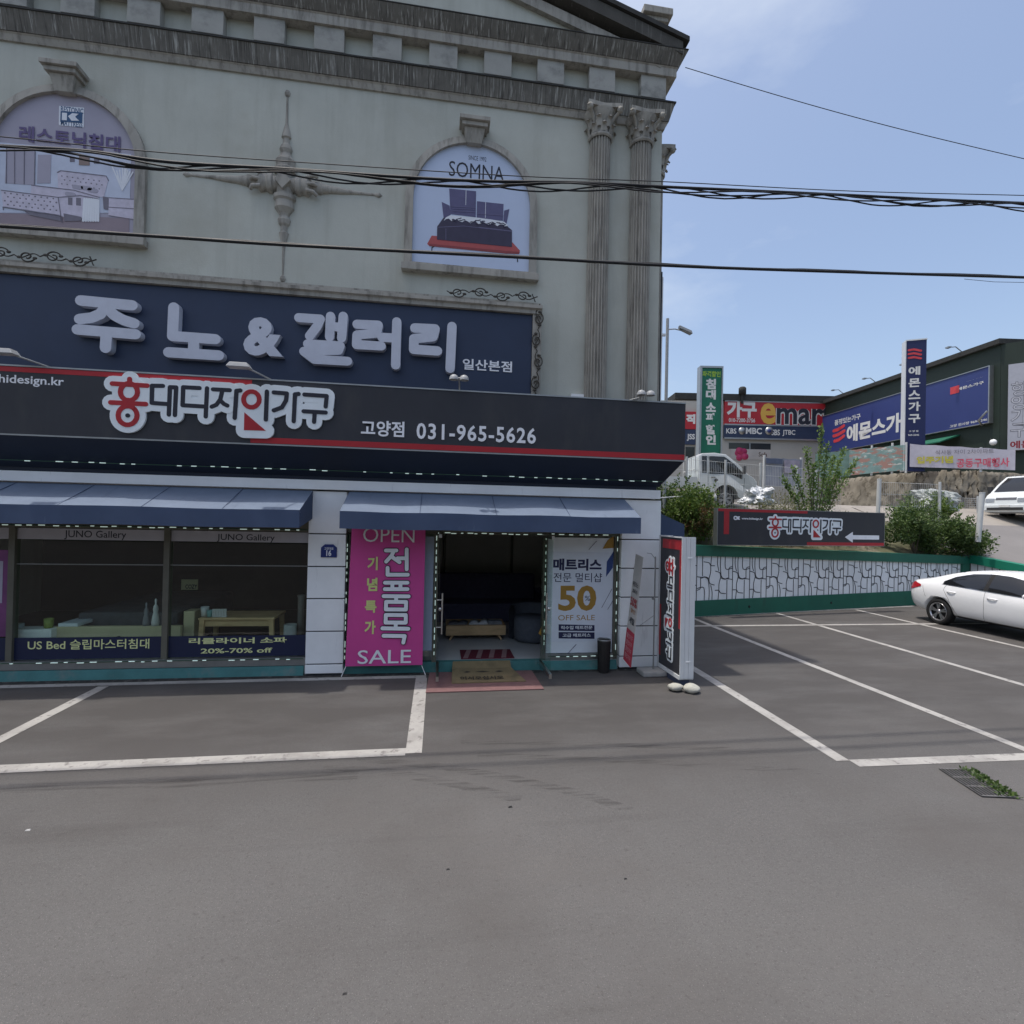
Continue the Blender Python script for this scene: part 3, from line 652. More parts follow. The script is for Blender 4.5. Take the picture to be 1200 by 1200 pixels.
b.strokes([c4(L) for L in ([(322,146),(412,150),(404,184),(322,192),(320,233),(425,239)], [(428,202),(482,205)], [(491,136),(486,320)])], .072, *T, .0012)
b.strokes([c4(L) for L in ([(568,162),(654,166),(645,199),(564,208),(563,253),(664,260)], [(726,156),(718,334)])], .076, *T, .0012)
text(b, '&', WF.box((285, 416), (333, 374), JY-.1), JY, .05, .11)
b.build('raised_letters', js, grey_l)
t = MB(); text(t, '일산본점', WF.box((542, 433), (600, 424), JY), JY-.002, .02, .01); t.build('lettering', js, white_l)
# scroll ironwork
iron = mat('rusty_iron', (.055, .05, .042), .8, .3, 20)
def scroll(x0, x1, z, y, label, vert=False, flip=1):
    mb = MB(); L = x1-x0; n_ = max(1, round(L/.36)); s_ = L/n_
    F = (lambda u, w: (x0+u, y, z+w)) if not vert else (lambda u, w: (z+w*flip, y, x0+u))
    for i in range(n_):
        sg = 1 if i % 2 else -1; pts = []
        for k in range(22):
            a = k/21*2*math.pi*1.25; r = .085*(1-.72*k/21); pts.append(F(s_*(i+.5) + r*math.cos(a+.3)*1.25, sg*.012 + r*math.sin(a+.3)*sg))
        mb.tube(pts, .011, 5)
        w = [F(s_*(i+t/10), .035*math.sin((t/10)*math.pi*2)*sg) for t in range(11)]; mb.tube(w, .009, 5)
        for q in (.2, .8):
            mb.ell(F(s_*(i+q), .03*sg), (.035, .012, .022), 6, 4)
    for q in range(4):
        a = q*1.57+.4; mb.tube([F(L, 0), F(L+.07*math.cos(a), .07*math.sin(a))], .010, 5)
    one(mb, 'scrollwork', iron, label, 'ironwork', 'wrought scrolls along the ledge of the navy sign')
scroll(-9, -5.22, 6.18, 8.45, 'wrought scroll on the ledge below the left arched window')
scroll(.05, 1.50, 6.18, 8.45, 'wrought scroll on the ledge below the right arched window')
scroll(4.55, 6.0, 1.57, 8.40, 'wrought scroll hanging down the right edge of the navy sign', True)

# ------------------------------------------------------------------ printed sheets in the arches
def arch_poly(cx, hw, z0, zs, n=28): return [(cx-hw, z0)] + [(cx-hw*math.cos(math.pi*i/n), zs+hw*math.sin(math.pi*i/n)) for i in range(n+1)] + [(cx+hw, z0)]
PY = 8.555
ad = thing('arch_poster', 'pale blue bed advert reading SOMNA in the right arch', 'poster', (.445, PY, 6.64))
MB().prism(arch_poly(.445, .975, 6.642, 7.735), PY, PY+.03).build('sheet', ad, mat('sky_print', (.50, .58, .74), .5, .05, 1.))
FA = Frame((0, PY, 0)); q3 = lambda L: [FA.loc(470+x/5.712, 130+y/5.712) for x, y in L]
def flat(par, name, m, polys, y, local=False):
    mb = MB()
    for i, P in enumerate(polys): mb.prism(P, y-.003-.0004*i, y)
    return mb.build(name, par, m, local=local)
t = MB(); text(t, 'SOMNA', WF.box((526, 206), (591, 196), PY), PY-.002, .0); text(t, 'SINCE 1992', WF.box((549, 187), (570, 184.5), PY), PY-.002); t.build('lettering', ad, ink)
vio = mat('violet_print', (.105, .10, .20), .6, .12, 6); dviolet = mat('dark_violet_print', (.045, .04, .075), .6, .12, 6); coral = mat('coral_print', (.42, .085, .085), .6, .08, 6)
flat(ad, 'bed_base', coral, [q3(P) for P in ([(175,890),(205,835),(745,880),(795,935),(790,958),(700,955),(190,905)],)], PY-.001)
flat(ad, 'bed_head', vio, [q3(P) for P in ([(322,520),(502,538),(500,712),(330,690)], [(508,605),(686,624),(682,735),(506,720)], [(272,610),(325,635),(335,720),(285,715)], [(690,668),(725,658),(705,760),(685,740)])], PY-.001)
flat(ad, 'mattress', dviolet, [q3(P) for P in ([(242,775),(285,715),(700,765),(742,800),(742,912),(240,862)],)], PY-.005)
wav = [(285,738),(300,715),(330,700),(420,708),(520,718),(610,730),(690,744),(716,768)] + [(716-k*18, 772-k*1.9+9*math.sin(k*1.9)) for k in range(1, 24)]
flat(ad, 'throw', white_p, [q3(wav)], PY-.008)
b = MB(); rr = random.Random(9)
for k in range(34):
    x = 310+rr.random()*380; y = 716+(x-310)*.10+rr.uniform(0, 26); a = rr.uniform(-.5, .9); b.strokes([q3([(x, y), (x+16*math.cos(a), y+12*math.sin(a))])], .007, PY-.0115-.0001*k, PY-.008)
b.build('leaf_print', ad, dviolet)
b = MB()
for P in ([(330,640),(498,650)], [(345,655),(498,662)], [(345,672),(498,680)], [(510,690),(684,702)], [(300,790),(300,862)], [(520,780),(600,788),(742,805)], [(250,780),(420,772),(740,808)]): b.strokes([q3(P)], .0035, PY-.0085, PY-.004)
b.build('fold_print', ad, mat('fold_violet', (.16, .15, .26), .6))
flat(ad, 'base_print', mat('coral_dark', (.26, .05, .055), .6), [q3([(190,905),(700,955),(790,958),(795,945),(700,938),(190,890)])], PY-.0035)
b = MB(); b.strokes([q3(L) for L in ([(435,532),(433,630)], [(566,612),(564,715)])], .004, PY-.007, PY-.003); b.build('stitching', ad, white_p)
b = MB(); b.strokes([q3(L) for L in ([(205,940),(207,915),(225,905)], [(780,1010),(778,975),(755,965)])], .008, PY-.004, PY-.001); b.build('bed_leg', ad, ink)
ad = thing('arch_poster', 'lavender bedroom advert in the left arch with a small blue logo', 'poster', (-5.67, PY, 6.64))
MB().prism(arch_poly(-5.67, .975, 6.642, 7.735), PY, PY+.03).build('sheet', ad, lav)
q2 = lambda L: [FA.loc(x/4.8, 90+y/4.8) for x, y in L]
X0, X1 = -6.64, -4.70
wallp = mat('room_print', (.52, .57, .69), .6, .10, 3); flor = mat('floor_print', (.27, .22, .25), .6, .08, 3); bedp = mat('bed_print', (.55, .52, .62), .6, .14, 9); shade = mat('grey_print', (.17, .16, .20), .6, .15, 6)
bz = lambda x, y: FA.loc(x/4.8, 90+y/4.8)[1]
flat(ad, 'room', wallp, [[(X0, bz(0,770)), (-4.78, bz(770,770)), (-4.78, bz(770,440)), (X0, bz(0,370))]], PY-.001)
flat(ad, 'floor', flor, [[(X0, bz(0,880)), (-4.78, bz(770,890)), (-4.78, bz(770,800)), (X0, bz(0,770))]], PY-.0012)
flat(ad, 'curtain', lav, [q2([(40,400),(200,410),(195,610),(30,600)]), q2([(215,440),(290,440),(285,600),(210,600)])], PY-.0045)
flat(ad, 'bed', bedp, [q2(P) for P in ([(325,540),(345,530),(600,560),(610,585),(585,680),(330,640)], [(180,610),(420,640),(560,680),(540,800),(360,790),(170,700)], [(10,640),(330,680),(345,780),(20,730)], [(615,680),(770,690),(770,805),(610,780)])], PY-.005)
flat(ad, 'shadow_print', shade, [q2(P) for P in ([(130,750),(345,785),(345,815),(170,780)], [(580,675),(612,680),(612,750),(585,745)], [(360,770),(460,790),(460,812),(365,815)])], PY-.0075)
b = MB()
for r_ in range(4):
    for k in range(9): p = q2([(30+k*34+(r_ % 2)*17, 655+k*4+r_*22)])[0]; b.capsule(p, (p[0]+.002, p[1]), .011, PY-.010, PY-.007)
for r_ in range(3):
    for k in range(8): p = q2([(350+k*30+(r_ % 2)*15, 560+k*4+r_*22)])[0]; b.capsule(p, (p[0]+.002, p[1]), .009, PY-.010, PY-.007)
for P in ([(395,452),(422,452),(422,480),(395,480)], [(530,462),(560,462),(560,490),(530,490)], [(385,680),(410,682),(410,725),(385,722)], [(430,682),(458,684),(458,728),(430,725)]): b.prism(q2(P), PY-.0085, PY-.005)
b.build('print_pattern', ad, shade)
b = MB()
for P in ([(325,540),(345,530),(600,560),(612,585)], [(10,640),(330,680),(345,785),(20,735)], [(180,612),(420,640),(560,680)], [(330,680),(455,670),(560,690)], [(615,682),(770,692)], [(612,735),(770,745)], [(40,405),(38,600)], [(85,405),(85,602)], [(140,408),(138,605)], [(200,412),(196,608)], [(350,790),(352,822)], [(20,735),(22,750)]): b.strokes([q2(P)], .0045, PY-.0125, PY-.009)
b.build('outline_print', ad, shade)
b = MB()
for x, y in ((380,690),(420,650),(470,655),(505,668)): b.strokes([q2([(x, y-30), (x+38, y-24)])], .030, PY-.0115, PY-.008, .0007)
b.build('pillow_print', ad, lav)
flat(ad, 'picture', mat('tan_print', (.25,.19,.17), .6, .1), [q2([(446,447),(506,449),(506,500),(446,498)])], PY-.006)
b = MB(); random.seed(3)
b.strokes([q2([(690, 640), (690+random.uniform(-60, 60), 640-random.uniform(60, 150))]) for k in range(16)], .009, PY-.008, PY-.005, .0003)
for k in range(7): b.strokes([q2([(478+k*13, 690), (470+k*14, 812)])], .016, PY-.011, PY-.006)
b.build('plant_print', ad, white_p)
flat(ad, 'logo_plate', white_p, [q2([(334,165),(474,175),(472,286),(332,274)])], PY-.002)
flat(ad, 'logo_mark', mat('logo_blue', (.03,.09,.20), .6), [q2([(343,195),(466,203),(464,262),(341,254)])], PY-.006)
flat(ad, 'logo_letter', white_p, [q2(P) for P in ([(352,205),(380,207),(379,248),(351,246)], [(386,225),(410,208),(445,212),(425,228),(448,250),(405,250)])], PY-.0095)
t = MB(); text(t, 'RESTONIC', WF.box((71.5, 131), (98, 127.7), PY), PY-.0055, .02); text(t, 'MATTRESS', WF.box((71.5, 147), (97, 143.8), PY), PY-.0055, .02); t.build('lettering', ad, mat('logo_blue', (0,0,0)))
t = MB(); text(t, '레스토닉침대', (q2([(108,365)])[0][0], q2([(680,365)])[0][0], bz(390,395), bz(390,305)), PY-.010, .03); t.build('lettering', ad, mat('plum_ink', (.11,.085,.20), .6))

# ------------------------------------------------------------------ in front of the shop
# pink banner
BY = 8.07
F_ = Frame((0, BY, 0)); bl, br, tl, tr = F_.loc(404.5, 781), F_.loc(495, 780), F_.loc(413, 604), F_.loc(499, 606)
ban = thing('banner', 'pink OPEN SALE banner hung beside the open doorway', 'banner', ((bl[0]+br[0])/2, BY, .1))
b = MB(); nn = 12; v = []
for j in range(nn+1):
    t_ = j/nn; x0 = bl[0]+(tl[0]-bl[0])*t_; x1 = br[0]+(tr[0]-br[0])*t_; z = bl[1]+(2.45-bl[1])*t_
    for i in range(9):
        u = i/8; v.append((x0+(x1-x0)*u, BY+.006*math.sin(u*9+j*.5), z))
b.add(v, [(j*9+i, j*9+i+1, (j+1)*9+i+1, (j+1)*9+i) for j in range(nn) for i in range(8)], True); b.build('sheet', ban, pink)
yb = BY-.010
t = MB(); text(t, 'OPEN', F_.box((425.5, 635), (486, 619)), yb, -.004); text(t, 'SALE', F_.box((419, 778), (482, 761)), yb, .004); t.build('lettering', ban, white_l)
big = [('전', (452.5, 677), (479, 642)), ('품', (450, 716), (478, 681)), ('목', (448.5, 753.5), (477, 719))]
BIG = [[(374,270),(448,270)], [(430,272),(415,305),(376,348)], [(412,312),(470,352)], [(455,325),(518,325)], [(520,262),(520,402)], [(386,392),(386,440),(528,440)],
 [(368,496),(526,496)], [(366,541),(526,541)], [(420,498),(419,540)], [(477,498),(476,540)], [(358,590),(534,592)], [(446,592),(446,622)], [(376,630),(516,631),(515,684),(374,683),(376,630)],
 [(374,722),(514,723),(513,776),(372,775),(374,722)], [(443,778),(443,812)], [(350,816),(532,819)], [(358,868),(506,870),(496,916)]]
BL = [[F_.loc(390+x/6, 600+y/6) for x, y in L] for L in BIG]
MB().strokes(BL, .041, yb-.001, yb+.003, .0002).build('letter_outline', ban, ink)
MB().strokes(BL, .029, yb-.010, yb-.006, .0002).build('big_lettering', ban, white_l)
t = MB(); [text(t, c, F_.box(a, e), yb, .035) for c, a, e in (('기', (430.5, 668), (443, 652.5)), ('념', (430, 692.5), (442.5, 677)), ('특', (427.5, 718), (441.5, 703.5)), ('가', (427, 743), (440.5, 727)))]; t.build('lettering', ban, lime)
MB().tube([(bl[0]+.01, BY, bl[1]), (bl[0]-.05, BY-.02, .02)], .006, 5).build('cord', ban, clad); MB().tube([(br[0]-.01, BY, br[1]), (br[0]+.05, BY-.02, .02)], .006, 5).build('cord', ban, clad)
# side sheet behind the banner
b = MB(); b.box(-.30, -.06, 8.225, 8.24, .35, 2.15); po = one(b, 'poster', mat('grey_sheet', (.30, .34, .44), .6, .05), 'plain blue grey sheet behind the right edge of the pink banner', 'poster')
# window poster
pp = thing('poster', 'white mattress poster reading 50 OFF SALE in the right window', 'poster', (2.36, 8.2, .25))
FP = Frame((0, 8.285, 0))
x0, x1 = 1.80, 2.93
MB().box(x0, x1, 8.286, 8.296, .26, 2.17).build('sheet', pp, white_p)
a = FP.box((641, 752), (718, 646)); MB().box(a[0], a[1], 8.280, 8.2855, a[2], a[3]-.02).build('inner_sheet', pp, mat('bright_print', (.66, .69, .76), .5, .03))
flat(pp, 'corner_gold', gold, [[FP.loc(*q) for q in P] for P in ([(706,643),(712,633),(719,628),(719,642)], [(631,742),(637,728),(637,748)])], 8.2795)
flat(pp, 'corner_blue', mat('print_blue', (.03, .06, .20), .5, .1), [[FP.loc(*q) for q in P] for P in ([(711,658),(719,646),(718,665),(710,676)],)], 8.2795)
b = MB(); b.strokes([[FP.loc(*q) for q in P] for P in ([(690,644),(699,634)], [(712,714),(718,704)], [(705,712),(717,690)], [(665,766),(675,755)])], .004, 8.277, 8.2795); b.build('accent', pp, shade)
t = MB(); text(t, '매트리스', FP.box((648, 668.5), (705, 655)), 8.279, .045); text(t, '전문 멀티샵', FP.box((648.5, 682), (705.5, 671.5)), 8.279, .004); t.build('lettering', pp, mat('print_navy', (.02, .022, .07), .6))
t = MB(); text(t, '50', FP.box((654, 716), (699, 686)), 8.279, .03); text(t, 'OFF SALE', FP.box((654, 727), (697, 720.5)), 8.279, 0); t.build('lettering', pp, gold)
t = MB(); text(t, '%', FP.box((685, 704), (691.5, 698)), 8.275, .0); t.build('lettering', pp, ink)
flat(pp, 'caption_bar', mat('print_navy', (0,0,0)), [[FP.loc(654.5, 739), FP.loc(696.5, 739.5), FP.loc(696.5, 732.5), FP.loc(654.5, 731.5)], [FP.loc(654.5, 748), FP.loc(696.5, 748.5), FP.loc(696.5, 741), FP.loc(654.5, 740.5)]], 8.2795)
t = MB(); text(t, '직수입 매트전문', FP.box((657, 737.5), (694, 733)), 8.2745, .02); text(t, '고급 매트리스', FP.box((659, 746.5), (692, 742)), 8.2745, .02); t.build('lettering', pp, white_l)
# bin
p = onG(705.5, 779); bx, by = 2.72, 8.06
tb = thing('litter_bin', 'small dark mesh litter bin under the white mattress poster', 'bin', (bx, by, 0))
binm = mat('bin_grey', (.045, .040, .038), .5, .2, 40, metal=.3)
MB().lathe([(.001, 0), (.088, 0), (.091, .01), (.106, .50), (.106, .52), (.099, .52), (.088, .03), (.001, .03)], (bx, by, 0), n=28).build('body', tb, binm)
b = MB().lathe([(.102, .515), (.112, .52), (.112, .535), (.102, .54), (.096, .53), (.102, .515)], (bx, by, 0), n=28); b.build('rim', tb, alu)
b = MB()
for j in range(28): an = 2*math.pi*j/28; b.tube([(bx+.092*math.cos(an), by+.092*math.sin(an), .02), (bx+.107*math.cos(an), by+.107*math.sin(an), .50)], .004, 4, False)
b.build('mesh', tb, rubber)
# doormats
def slab(name, pts, t_, m, label, cat, z=.004, **kw):
    mb = MB(); n_ = len(pts); v = [(p[0], p[1], z) for p in pts] + [(p[0], p[1], z+t_) for p in pts]
    mb.add(v, [tuple(range(n_-1, -1, -1)), tuple(range(n_, 2*n_))] + [(i, (i+1) % n_, (i+1) % n_+n_, i+n_) for i in range(n_)], False)
    return one(mb, name, m, label, cat, **kw)
pinkmat = mat('pink_mat', (.21, .115, .112), .95, .12, 4, bump=.6, bscale=160)
slab('doormat', [(-.12, 7.27), (1.57, 7.29), (1.55, 8.18), (-.08, 8.18)], .012, pinkmat, 'large dusty pink mat on the asphalt in front of the doorway', 'doormat')
tanm = mat('tan_mat', (.23, .175, .095), .95, .15, 5, bump=.8, bscale=170); layer(tanm, (.10, .08, .05), nscale=3, lo=.55, hi=.7, amount=.6)
dm = thing('doormat', 'tan coir doormat with faded lettering lying on the pink mat', 'doormat', (.75, 7.9, .02))
A_ = [onG(529, 795.5, .03), onG(614, 793.5, .03)]
mb = MB(); mb.hexa([(A_[0].x, 7.60, .018), (A_[1].x, 7.62, .018), (1.22, 8.20, .05), (.27, 8.19, .05), (A_[0].x, 7.60, .032), (A_[1].x, 7.62, .032), (1.22, 8.20, .064), (.27, 8.19, .064)])
mb.hexa([(.27, 8.191, .05), (1.22, 8.201, .05), (1.20, 8.235, .16), (.28, 8.235, .16), (.27, 8.191, .064), (1.22, 8.201, .064), (1.20, 8.235, .168), (.28, 8.235, .168)]); mb.build('mat', dm, tanm)
t = MB(); v, f = text_geo('어서오십시오', .03); xs = [q[0] for q in v]; zs = [q[1] for q in v]
t.add([(.38+(q[0]-min(xs))/(max(xs)-min(xs))*.66, 7.68+(q[1]-min(zs))/(max(zs)-min(zs))*.14, .038+.0085*1+((q[1]-min(zs))/(max(zs)-min(zs))*.0075)) for q in v], f)
for cx_, w_ in ((.5, .06), (.74, .12), (1.0, .07)): t.add([(cx_-w_, 8.02, .060), (cx_, 7.99, .0585), (cx_+w_, 8.02, .060), (cx_, 8.06, .062)], [(0, 1, 2, 3)])
t.build('lettering', dm, mat('mat_ink', (.05, .04, .03), .9))
strm = thing('doormat', 'small maroon striped mat just inside the doorway', 'doormat', (.8, 8.7, .152))
b = MB().box(.42, 1.30, 8.40, 8.95, .152, .163); b.build('mat', strm, mat('maroon_mat', (.12, .012, .025), .95, .1, 9, bump=.5))
b = MB()
for k in range(4): b.quad((.45+.21*k, 8.41, .165), (.53+.21*k, 8.41, .165), (.62+.21*k, 8.94, .165), (.54+.21*k, 8.94, .165))
b.build('stripes', strm, mat('mat_stripe', (.30, .17, .17), .95))
# banner stand by the pillar
st = thing('banner_stand', 'narrow tilted sale banner on a pole stand beside the pillar', 'banner stand', (3.5, 7.9, 0))
conc = mat('pale_concrete', (.34, .34, .33), .9, .12, 5, bump=.4)
b = MB().box(3.26, 3.66, 7.72, 8.02, .004, .085); b.build('base', st, conc, bevel=.02)
b = MB().tube([(3.50, 7.90, .085), (3.50, 7.90, 1.90)], .012, 8); b.tube([(3.50, 7.90, .95), (3.25, 7.86, .80)], .006, 5); b.tube([(3.50, 7.90, 1.22), (3.46, 7.90, 1.22)], .02, 6)
b.tube([(3.50, 7.90, 1.86), (3.42, 7.88, 1.95), (3.34, 7.86, 1.96)], .005, 5); b.build('pole', st, alu)
# sheet: a strip seen at a slant, top leaning
tl_, tr_ = onY(745, 650, 7.75), onY(754, 653, 8.05); bl_, br_ = onY(731, 776, 7.62), onY(739.5, 783, 7.52)
bl_, br_ = onY(730.5, 772, 7.95), onY(739.5, 783, 7.60); tl_, tr_ = onY(745, 649, 8.05), onY(754, 653, 7.72)
fs = (br_-bl_); Nn = Vector((fs.y, -fs.x, 0)).normalized()
def sp(u, w, d=0): return (bl_*(1-u)*(1-w) + br_*u*(1-w) + tl_*(1-u)*w + tr_*u*w) + Nn*d
def sheet(mb, u0, u1, w0, w1, d): mb.quad(sp(u0, w0, d), sp(u1, w0, d), sp(u1, w1, d), sp(u0, w1, d))
b = MB()
for k in range(8): sheet(b, 0, 1, k/8, (k+1)/8, 0)
b.build('sheet', st, mat('cream_sheet', (.50, .48, .46), .7, .06))
b = MB(); sheet(b, 0, 1, 0, .30, .004); b.build('red_panel', st, mat('sale_red', (.45, .04, .07), .6, .06))
def stext(s, u0, u1, w0, w1, m, bold=.02):
    v, f = text_geo(s, bold); xs = [q[0] for q in v]; zs = [q[1] for q in v]
    mb = MB(); mb.add([sp(u0+(q[0]-min(xs))/(max(xs)-min(xs))*(u1-u0), w0+(q[1]-min(zs))/(max(zs)-min(zs))*(w1-w0), .008) for q in v], f); mb.build('lettering', st, m)
stext('매트리스', .15, .85, .70, .75, ink); stext('초특가', .2, .8, .64, .68, ink); stext('50%', .1, .9, .52, .60, red_m); stext('할인', .25, .8, .46, .50, mat('tan_ink', (.4,.2,.1), .6)); stext('세일', .2, .8, .36, .42, ink)
for k in range(4): stext('할인가구', .15, .85, .04+.06*k, .085+.06*k, mat('rose_print', (.6, .3, .33), .6))
# pylon sign
n0 = onG(796.5, 805); pA = atD(796.5, 797, 7.68); pB = atD(770.5, 782, 8.42)
Fp_o = Vector((pB.x, pB.y, 0)); rz = math.atan2(pA.y-pB.y, pA.x-pB.x); wdt = math.hypot(pA.x-pB.x, pA.y-pB.y)
py = thing('pylon_sign', 'tall freestanding charcoal sign box with vertical logo beside the parking lot', 'sign', (pB.x, pB.y, 0), rz)
Fp = Frame((pB.x, pB.y, 0), rz); zt_ = atD(802, 629.5, 7.68).z
b = MB().box(.02, wdt-.01, .01, .21, .16, zt_-.02); b.build('case', py, char, local=True)
ribm = mat('white_cabinet', (.62, .64, .65), .45, .05, 3)
b = MB()
for a_, c_ in ((-.004, .058), (.062, .128), (.132, .214)): b.box(wdt-.009, wdt+.012, a_, c_, .12, zt_)
for z_ in (zt_-.33, zt_*.16): b.box(wdt+.012, wdt+.02, .09, .16, z_, z_+.02)
b.box(0, wdt-.01, -.008, .004, zt_-.018, zt_+.004); b.box(-.006, .018, -.008, .22, .12, zt_); b.box(.019, wdt-.01, -.008, .22, .10, .158); b.build('frame', py, ribm, local=True)
b = MB(); rect(b, .09, wdt-.02, zt_-.20, zt_-.05, .009); rect(b, wdt-.085, wdt-.012, zt_*.38, zt_-.20, .0088); rect(b, .019, .075, .3, zt_*.5, .009); b.build('stripe', py, red_m, local=True)
# the logo set on its side, reading downwards
Lw, Lh = LX1-LX0, LZ1-LZ0; zl1, zl0 = zt_-.36, .33; xl0, xl1 = .25, wdt-.25
def fnp(p):
    u, w = (p[0]-LX0)/Lw, (p[1]-LZ0)/Lh; return (xl0+(xl1-xl0)*w, zl1-(zl1-zl0)*u)
logo(py, fnp, .42, .006, True, .008)
b = MB().box(.10, wdt-.06, .03, .19, .0, .10); b.build('foot', py, mat('blue_foot', (.06, .075, .12), .6), local=True)
def stone(px, py_, r, label):
    c = onG(px, py_); mb = MB(); mb.ell((c.x, c.y+.05, r[2]*.95), r, 14, 8)
    from mathutils import noise
    mb.v = [(x+.03*noise.noise((x*9, y*9, z*9)), y+.03*noise.noise((x*9+5, y*9, z*9)), max(.0, z+.03*noise.noise((x*8, y*8+7, z*8)))) for x, y, z in mb.v]
    mb.smooth = True; one(mb, 'stone', mat('white_stone', (.45, .44, .38), .85, .12, 8, bump=.4), label, 'stone', 'stones at the foot of the pylon sign')
stone(792.5, 811, (.115, .09, .055), 'left one of two round white stones below the pylon sign')
stone(812, 813, (.125, .095, .06), 'right one of two round white stones below the pylon sign')
p = onG(766, 777); mb = MB().ell((p.x, p.y, .05), (.13, .1, .055), 14, 8); mb.smooth = True; one(mb, 'stone', mat('white_stone', (0,0,0)), 'white stone behind the banner stand base', 'stone')

# ------------------------------------------------------------------ inside the shop
tbl = thing('coffee_table', 'low pale wood coffee table with magazines seen through the doorway', 'table', (.7, 10.0, .152))
a0, a1 = onY(522.5, 740, 9.7), onY(592, 740, 9.7); zt1 = onY(560, 732, 9.7).z; zb1 = onY(560, 743.5, 9.7).z
MB().box(a0.x, a1.x, 9.62, 10.25, zb1, zt1).build('top', tbl, wood, bevel=.01)
for sx in (0, 1):
    for y in (9.72, 10.15):
        x = a0.x+.14 if sx == 0 else a1.x-.14; MB().tube([(x, y, zb1+.01), (x+(-.07 if sx == 0 else .07), y-.03, .152)], .03, 8, True, .018).build('leg', tbl, wood)
mg = mat('magazine', (.50, .50, .50), .5, .15, 8)
def magazine(x, w, label, hump=.04, col=mg):
    mb = MB(); v = []
    for i in range(9):
        u = i/8; z = zt1+.012+hump*abs(math.sin(u*math.pi*2))*(.6+.4*u)
        v += [(x+w*u, 9.70, z), (x+w*u+.04, 9.98, z)]
    k = len(v); v += [(p[0], p[1], zt1+.001) for p in v]
    mb.add(v, [(2*i, 2*i+2, 2*i+3, 2*i+1) for i in range(8)] + [(2*i, k+2*i, k+2*i+2, 2*i+2) for i in range(8)] + [(2*i+1, 2*i+3, k+2*i+3, k+2*i+1) for i in range(8)] + [(0, 1, k+1, k), (16, k+16, k+17, 17)], True)
    one(mb, 'magazine', col, label, 'magazine', 'magazines on the coffee table')
magazine(a0.x+.03, .36, 'dark open magazine on the left end of the coffee table', .035, mat('dark_mag', (.10, .10, .11), .5)); magazine(a0.x+.42, .38, 'pale open magazine in the middle of the coffee table', .06)
MB_ = MB(); MB_.box(a1.x-.33, a1.x-.06, 9.70, 9.92, zt1+.001, zt1+.03); MB_.box(a1.x-.32, a1.x-.07, 9.72, 9.91, zt1+.031, zt1+.055); one(MB_, 'magazine', mat('grey_mag', (.22, .23, .25), .5, .3, 20), 'closed stack of grey catalogues on the right end of the coffee table', 'magazine', 'magazines on the coffee table')
def soft(mb_, name, par, m): return mb_.build(name, par, m, bevel=.05)
def sofa(x0, x1, y0, y1, label, m, cat='sofa', name='sofa', back=True):
    t = thing(name, label, cat, ((x0+x1)/2, (y0+y1)/2, .152))
    soft(MB().box(x0, x1, y0, y1-.25, .17, .58), 'seat', t, m); soft(MB().box(x0, x1, y1-.24, y1, .17, 1.15), 'backrest', t, m)
    soft(MB().box(x0-.22, x0-.005, y0, y1, .17, .80), 'armrest', t, m); soft(MB().box(x1+.005, x1+.22, y0, y1, .17, .80), 'armrest', t, m); return t
sofa(-.1, 2.3, 11.2, 12.2, 'dark navy sofa behind the coffee table in the dim shop', sofa_m)
b = MB()
ac = thing('armchair', 'rounded grey armchair at the right edge of the doorway', 'armchair', (1.75, 9.6, .152))
b = MB().lathe([(.001, .02), (.33, .02), (.36, .1), (.36, .38), (.33, .45), (.001, .46)], (1.82, 9.6, .16), n=24); b.build('seat', ac, grey_f)
b = MB(); v = []
for (r0, z) in ((.37, .17), (.44, .2), (.46, .7), (.42, .82), (.36, .8), (.34, .5)):
    for j in range(17): an = -.6+math.pi*1.25*j/16 - .3; v.append((1.82+r0*math.cos(an), 9.6+r0*math.sin(an), .0+z))
b.add(v, [(i*17+j, i*17+j+1, (i+1)*17+j+1, (i+1)*17+j) for i in range(5) for j in range(16)], True); b.build('backrest', ac, grey_f)
b = MB().box(.15, .20, 12.9, 12.99, .16, 2.9); b.box(1.85, 1.90, 12.9, 12.99, .16, 2.9); b.box(.201, 1.849, 12.92, 12.99, 2.2, 2.25); one(b, 'interior_frame', olive, 'thin framed partition at the back of the dim shop', 'partition')
# display windows
fa = lambda px, py_, Y: onY(px, py_, Y)
b0, b1 = fa(65, 734, 8.6), fa(213, 731, 8.6)
hd = thing('headboard', 'long low beige bed headboard behind the display window', 'headboard', ((b0.x+b1.x)/2, 8.6, .152))
MB().box(b0.x, b1.x, 8.56, 8.64, .152, b0.z).build('board', hd, beech, bevel=.008)
c = fa(159, 741, 9.0); MB().lathe([(.001, 0), (.045, 0), (.045, -.03)], (c.x, 8.56, c.z), 'y', 14).build('knob', hd, ink)
e0, e1 = fa(216, 716, 8.72), fa(228, 735, 8.72); b = MB().box(e0.x, e1.x, 8.70, 8.94, .152, e0.z); one(b, 'bedside_box', beech, 'upright beige box at the right end of the low headboard', 'cabinet', bevel=.008)
s0, s1 = fa(18, 737, 8.5), fa(63, 737, 8.5); b = MB().box(s0.x, s1.x, 8.45, 8.69, .152, s0.z); b.box(s0.x, s1.x-.03, 8.445, 8.45, .3, s0.z-.03); one(b, 'bedside_box', clad, 'low white cabinet at the left end of the display window', 'cabinet', bevel=.008)
mt = MB().box(b0.x+.1, b1.x-.2, 8.9, 11.2, .2, .85); one(mt, 'bed', mat('grey_bed', (.09, .09, .10), .9, .2, 6), 'grey mattress lying behind the low beige headboard', 'bed', bevel=.06)
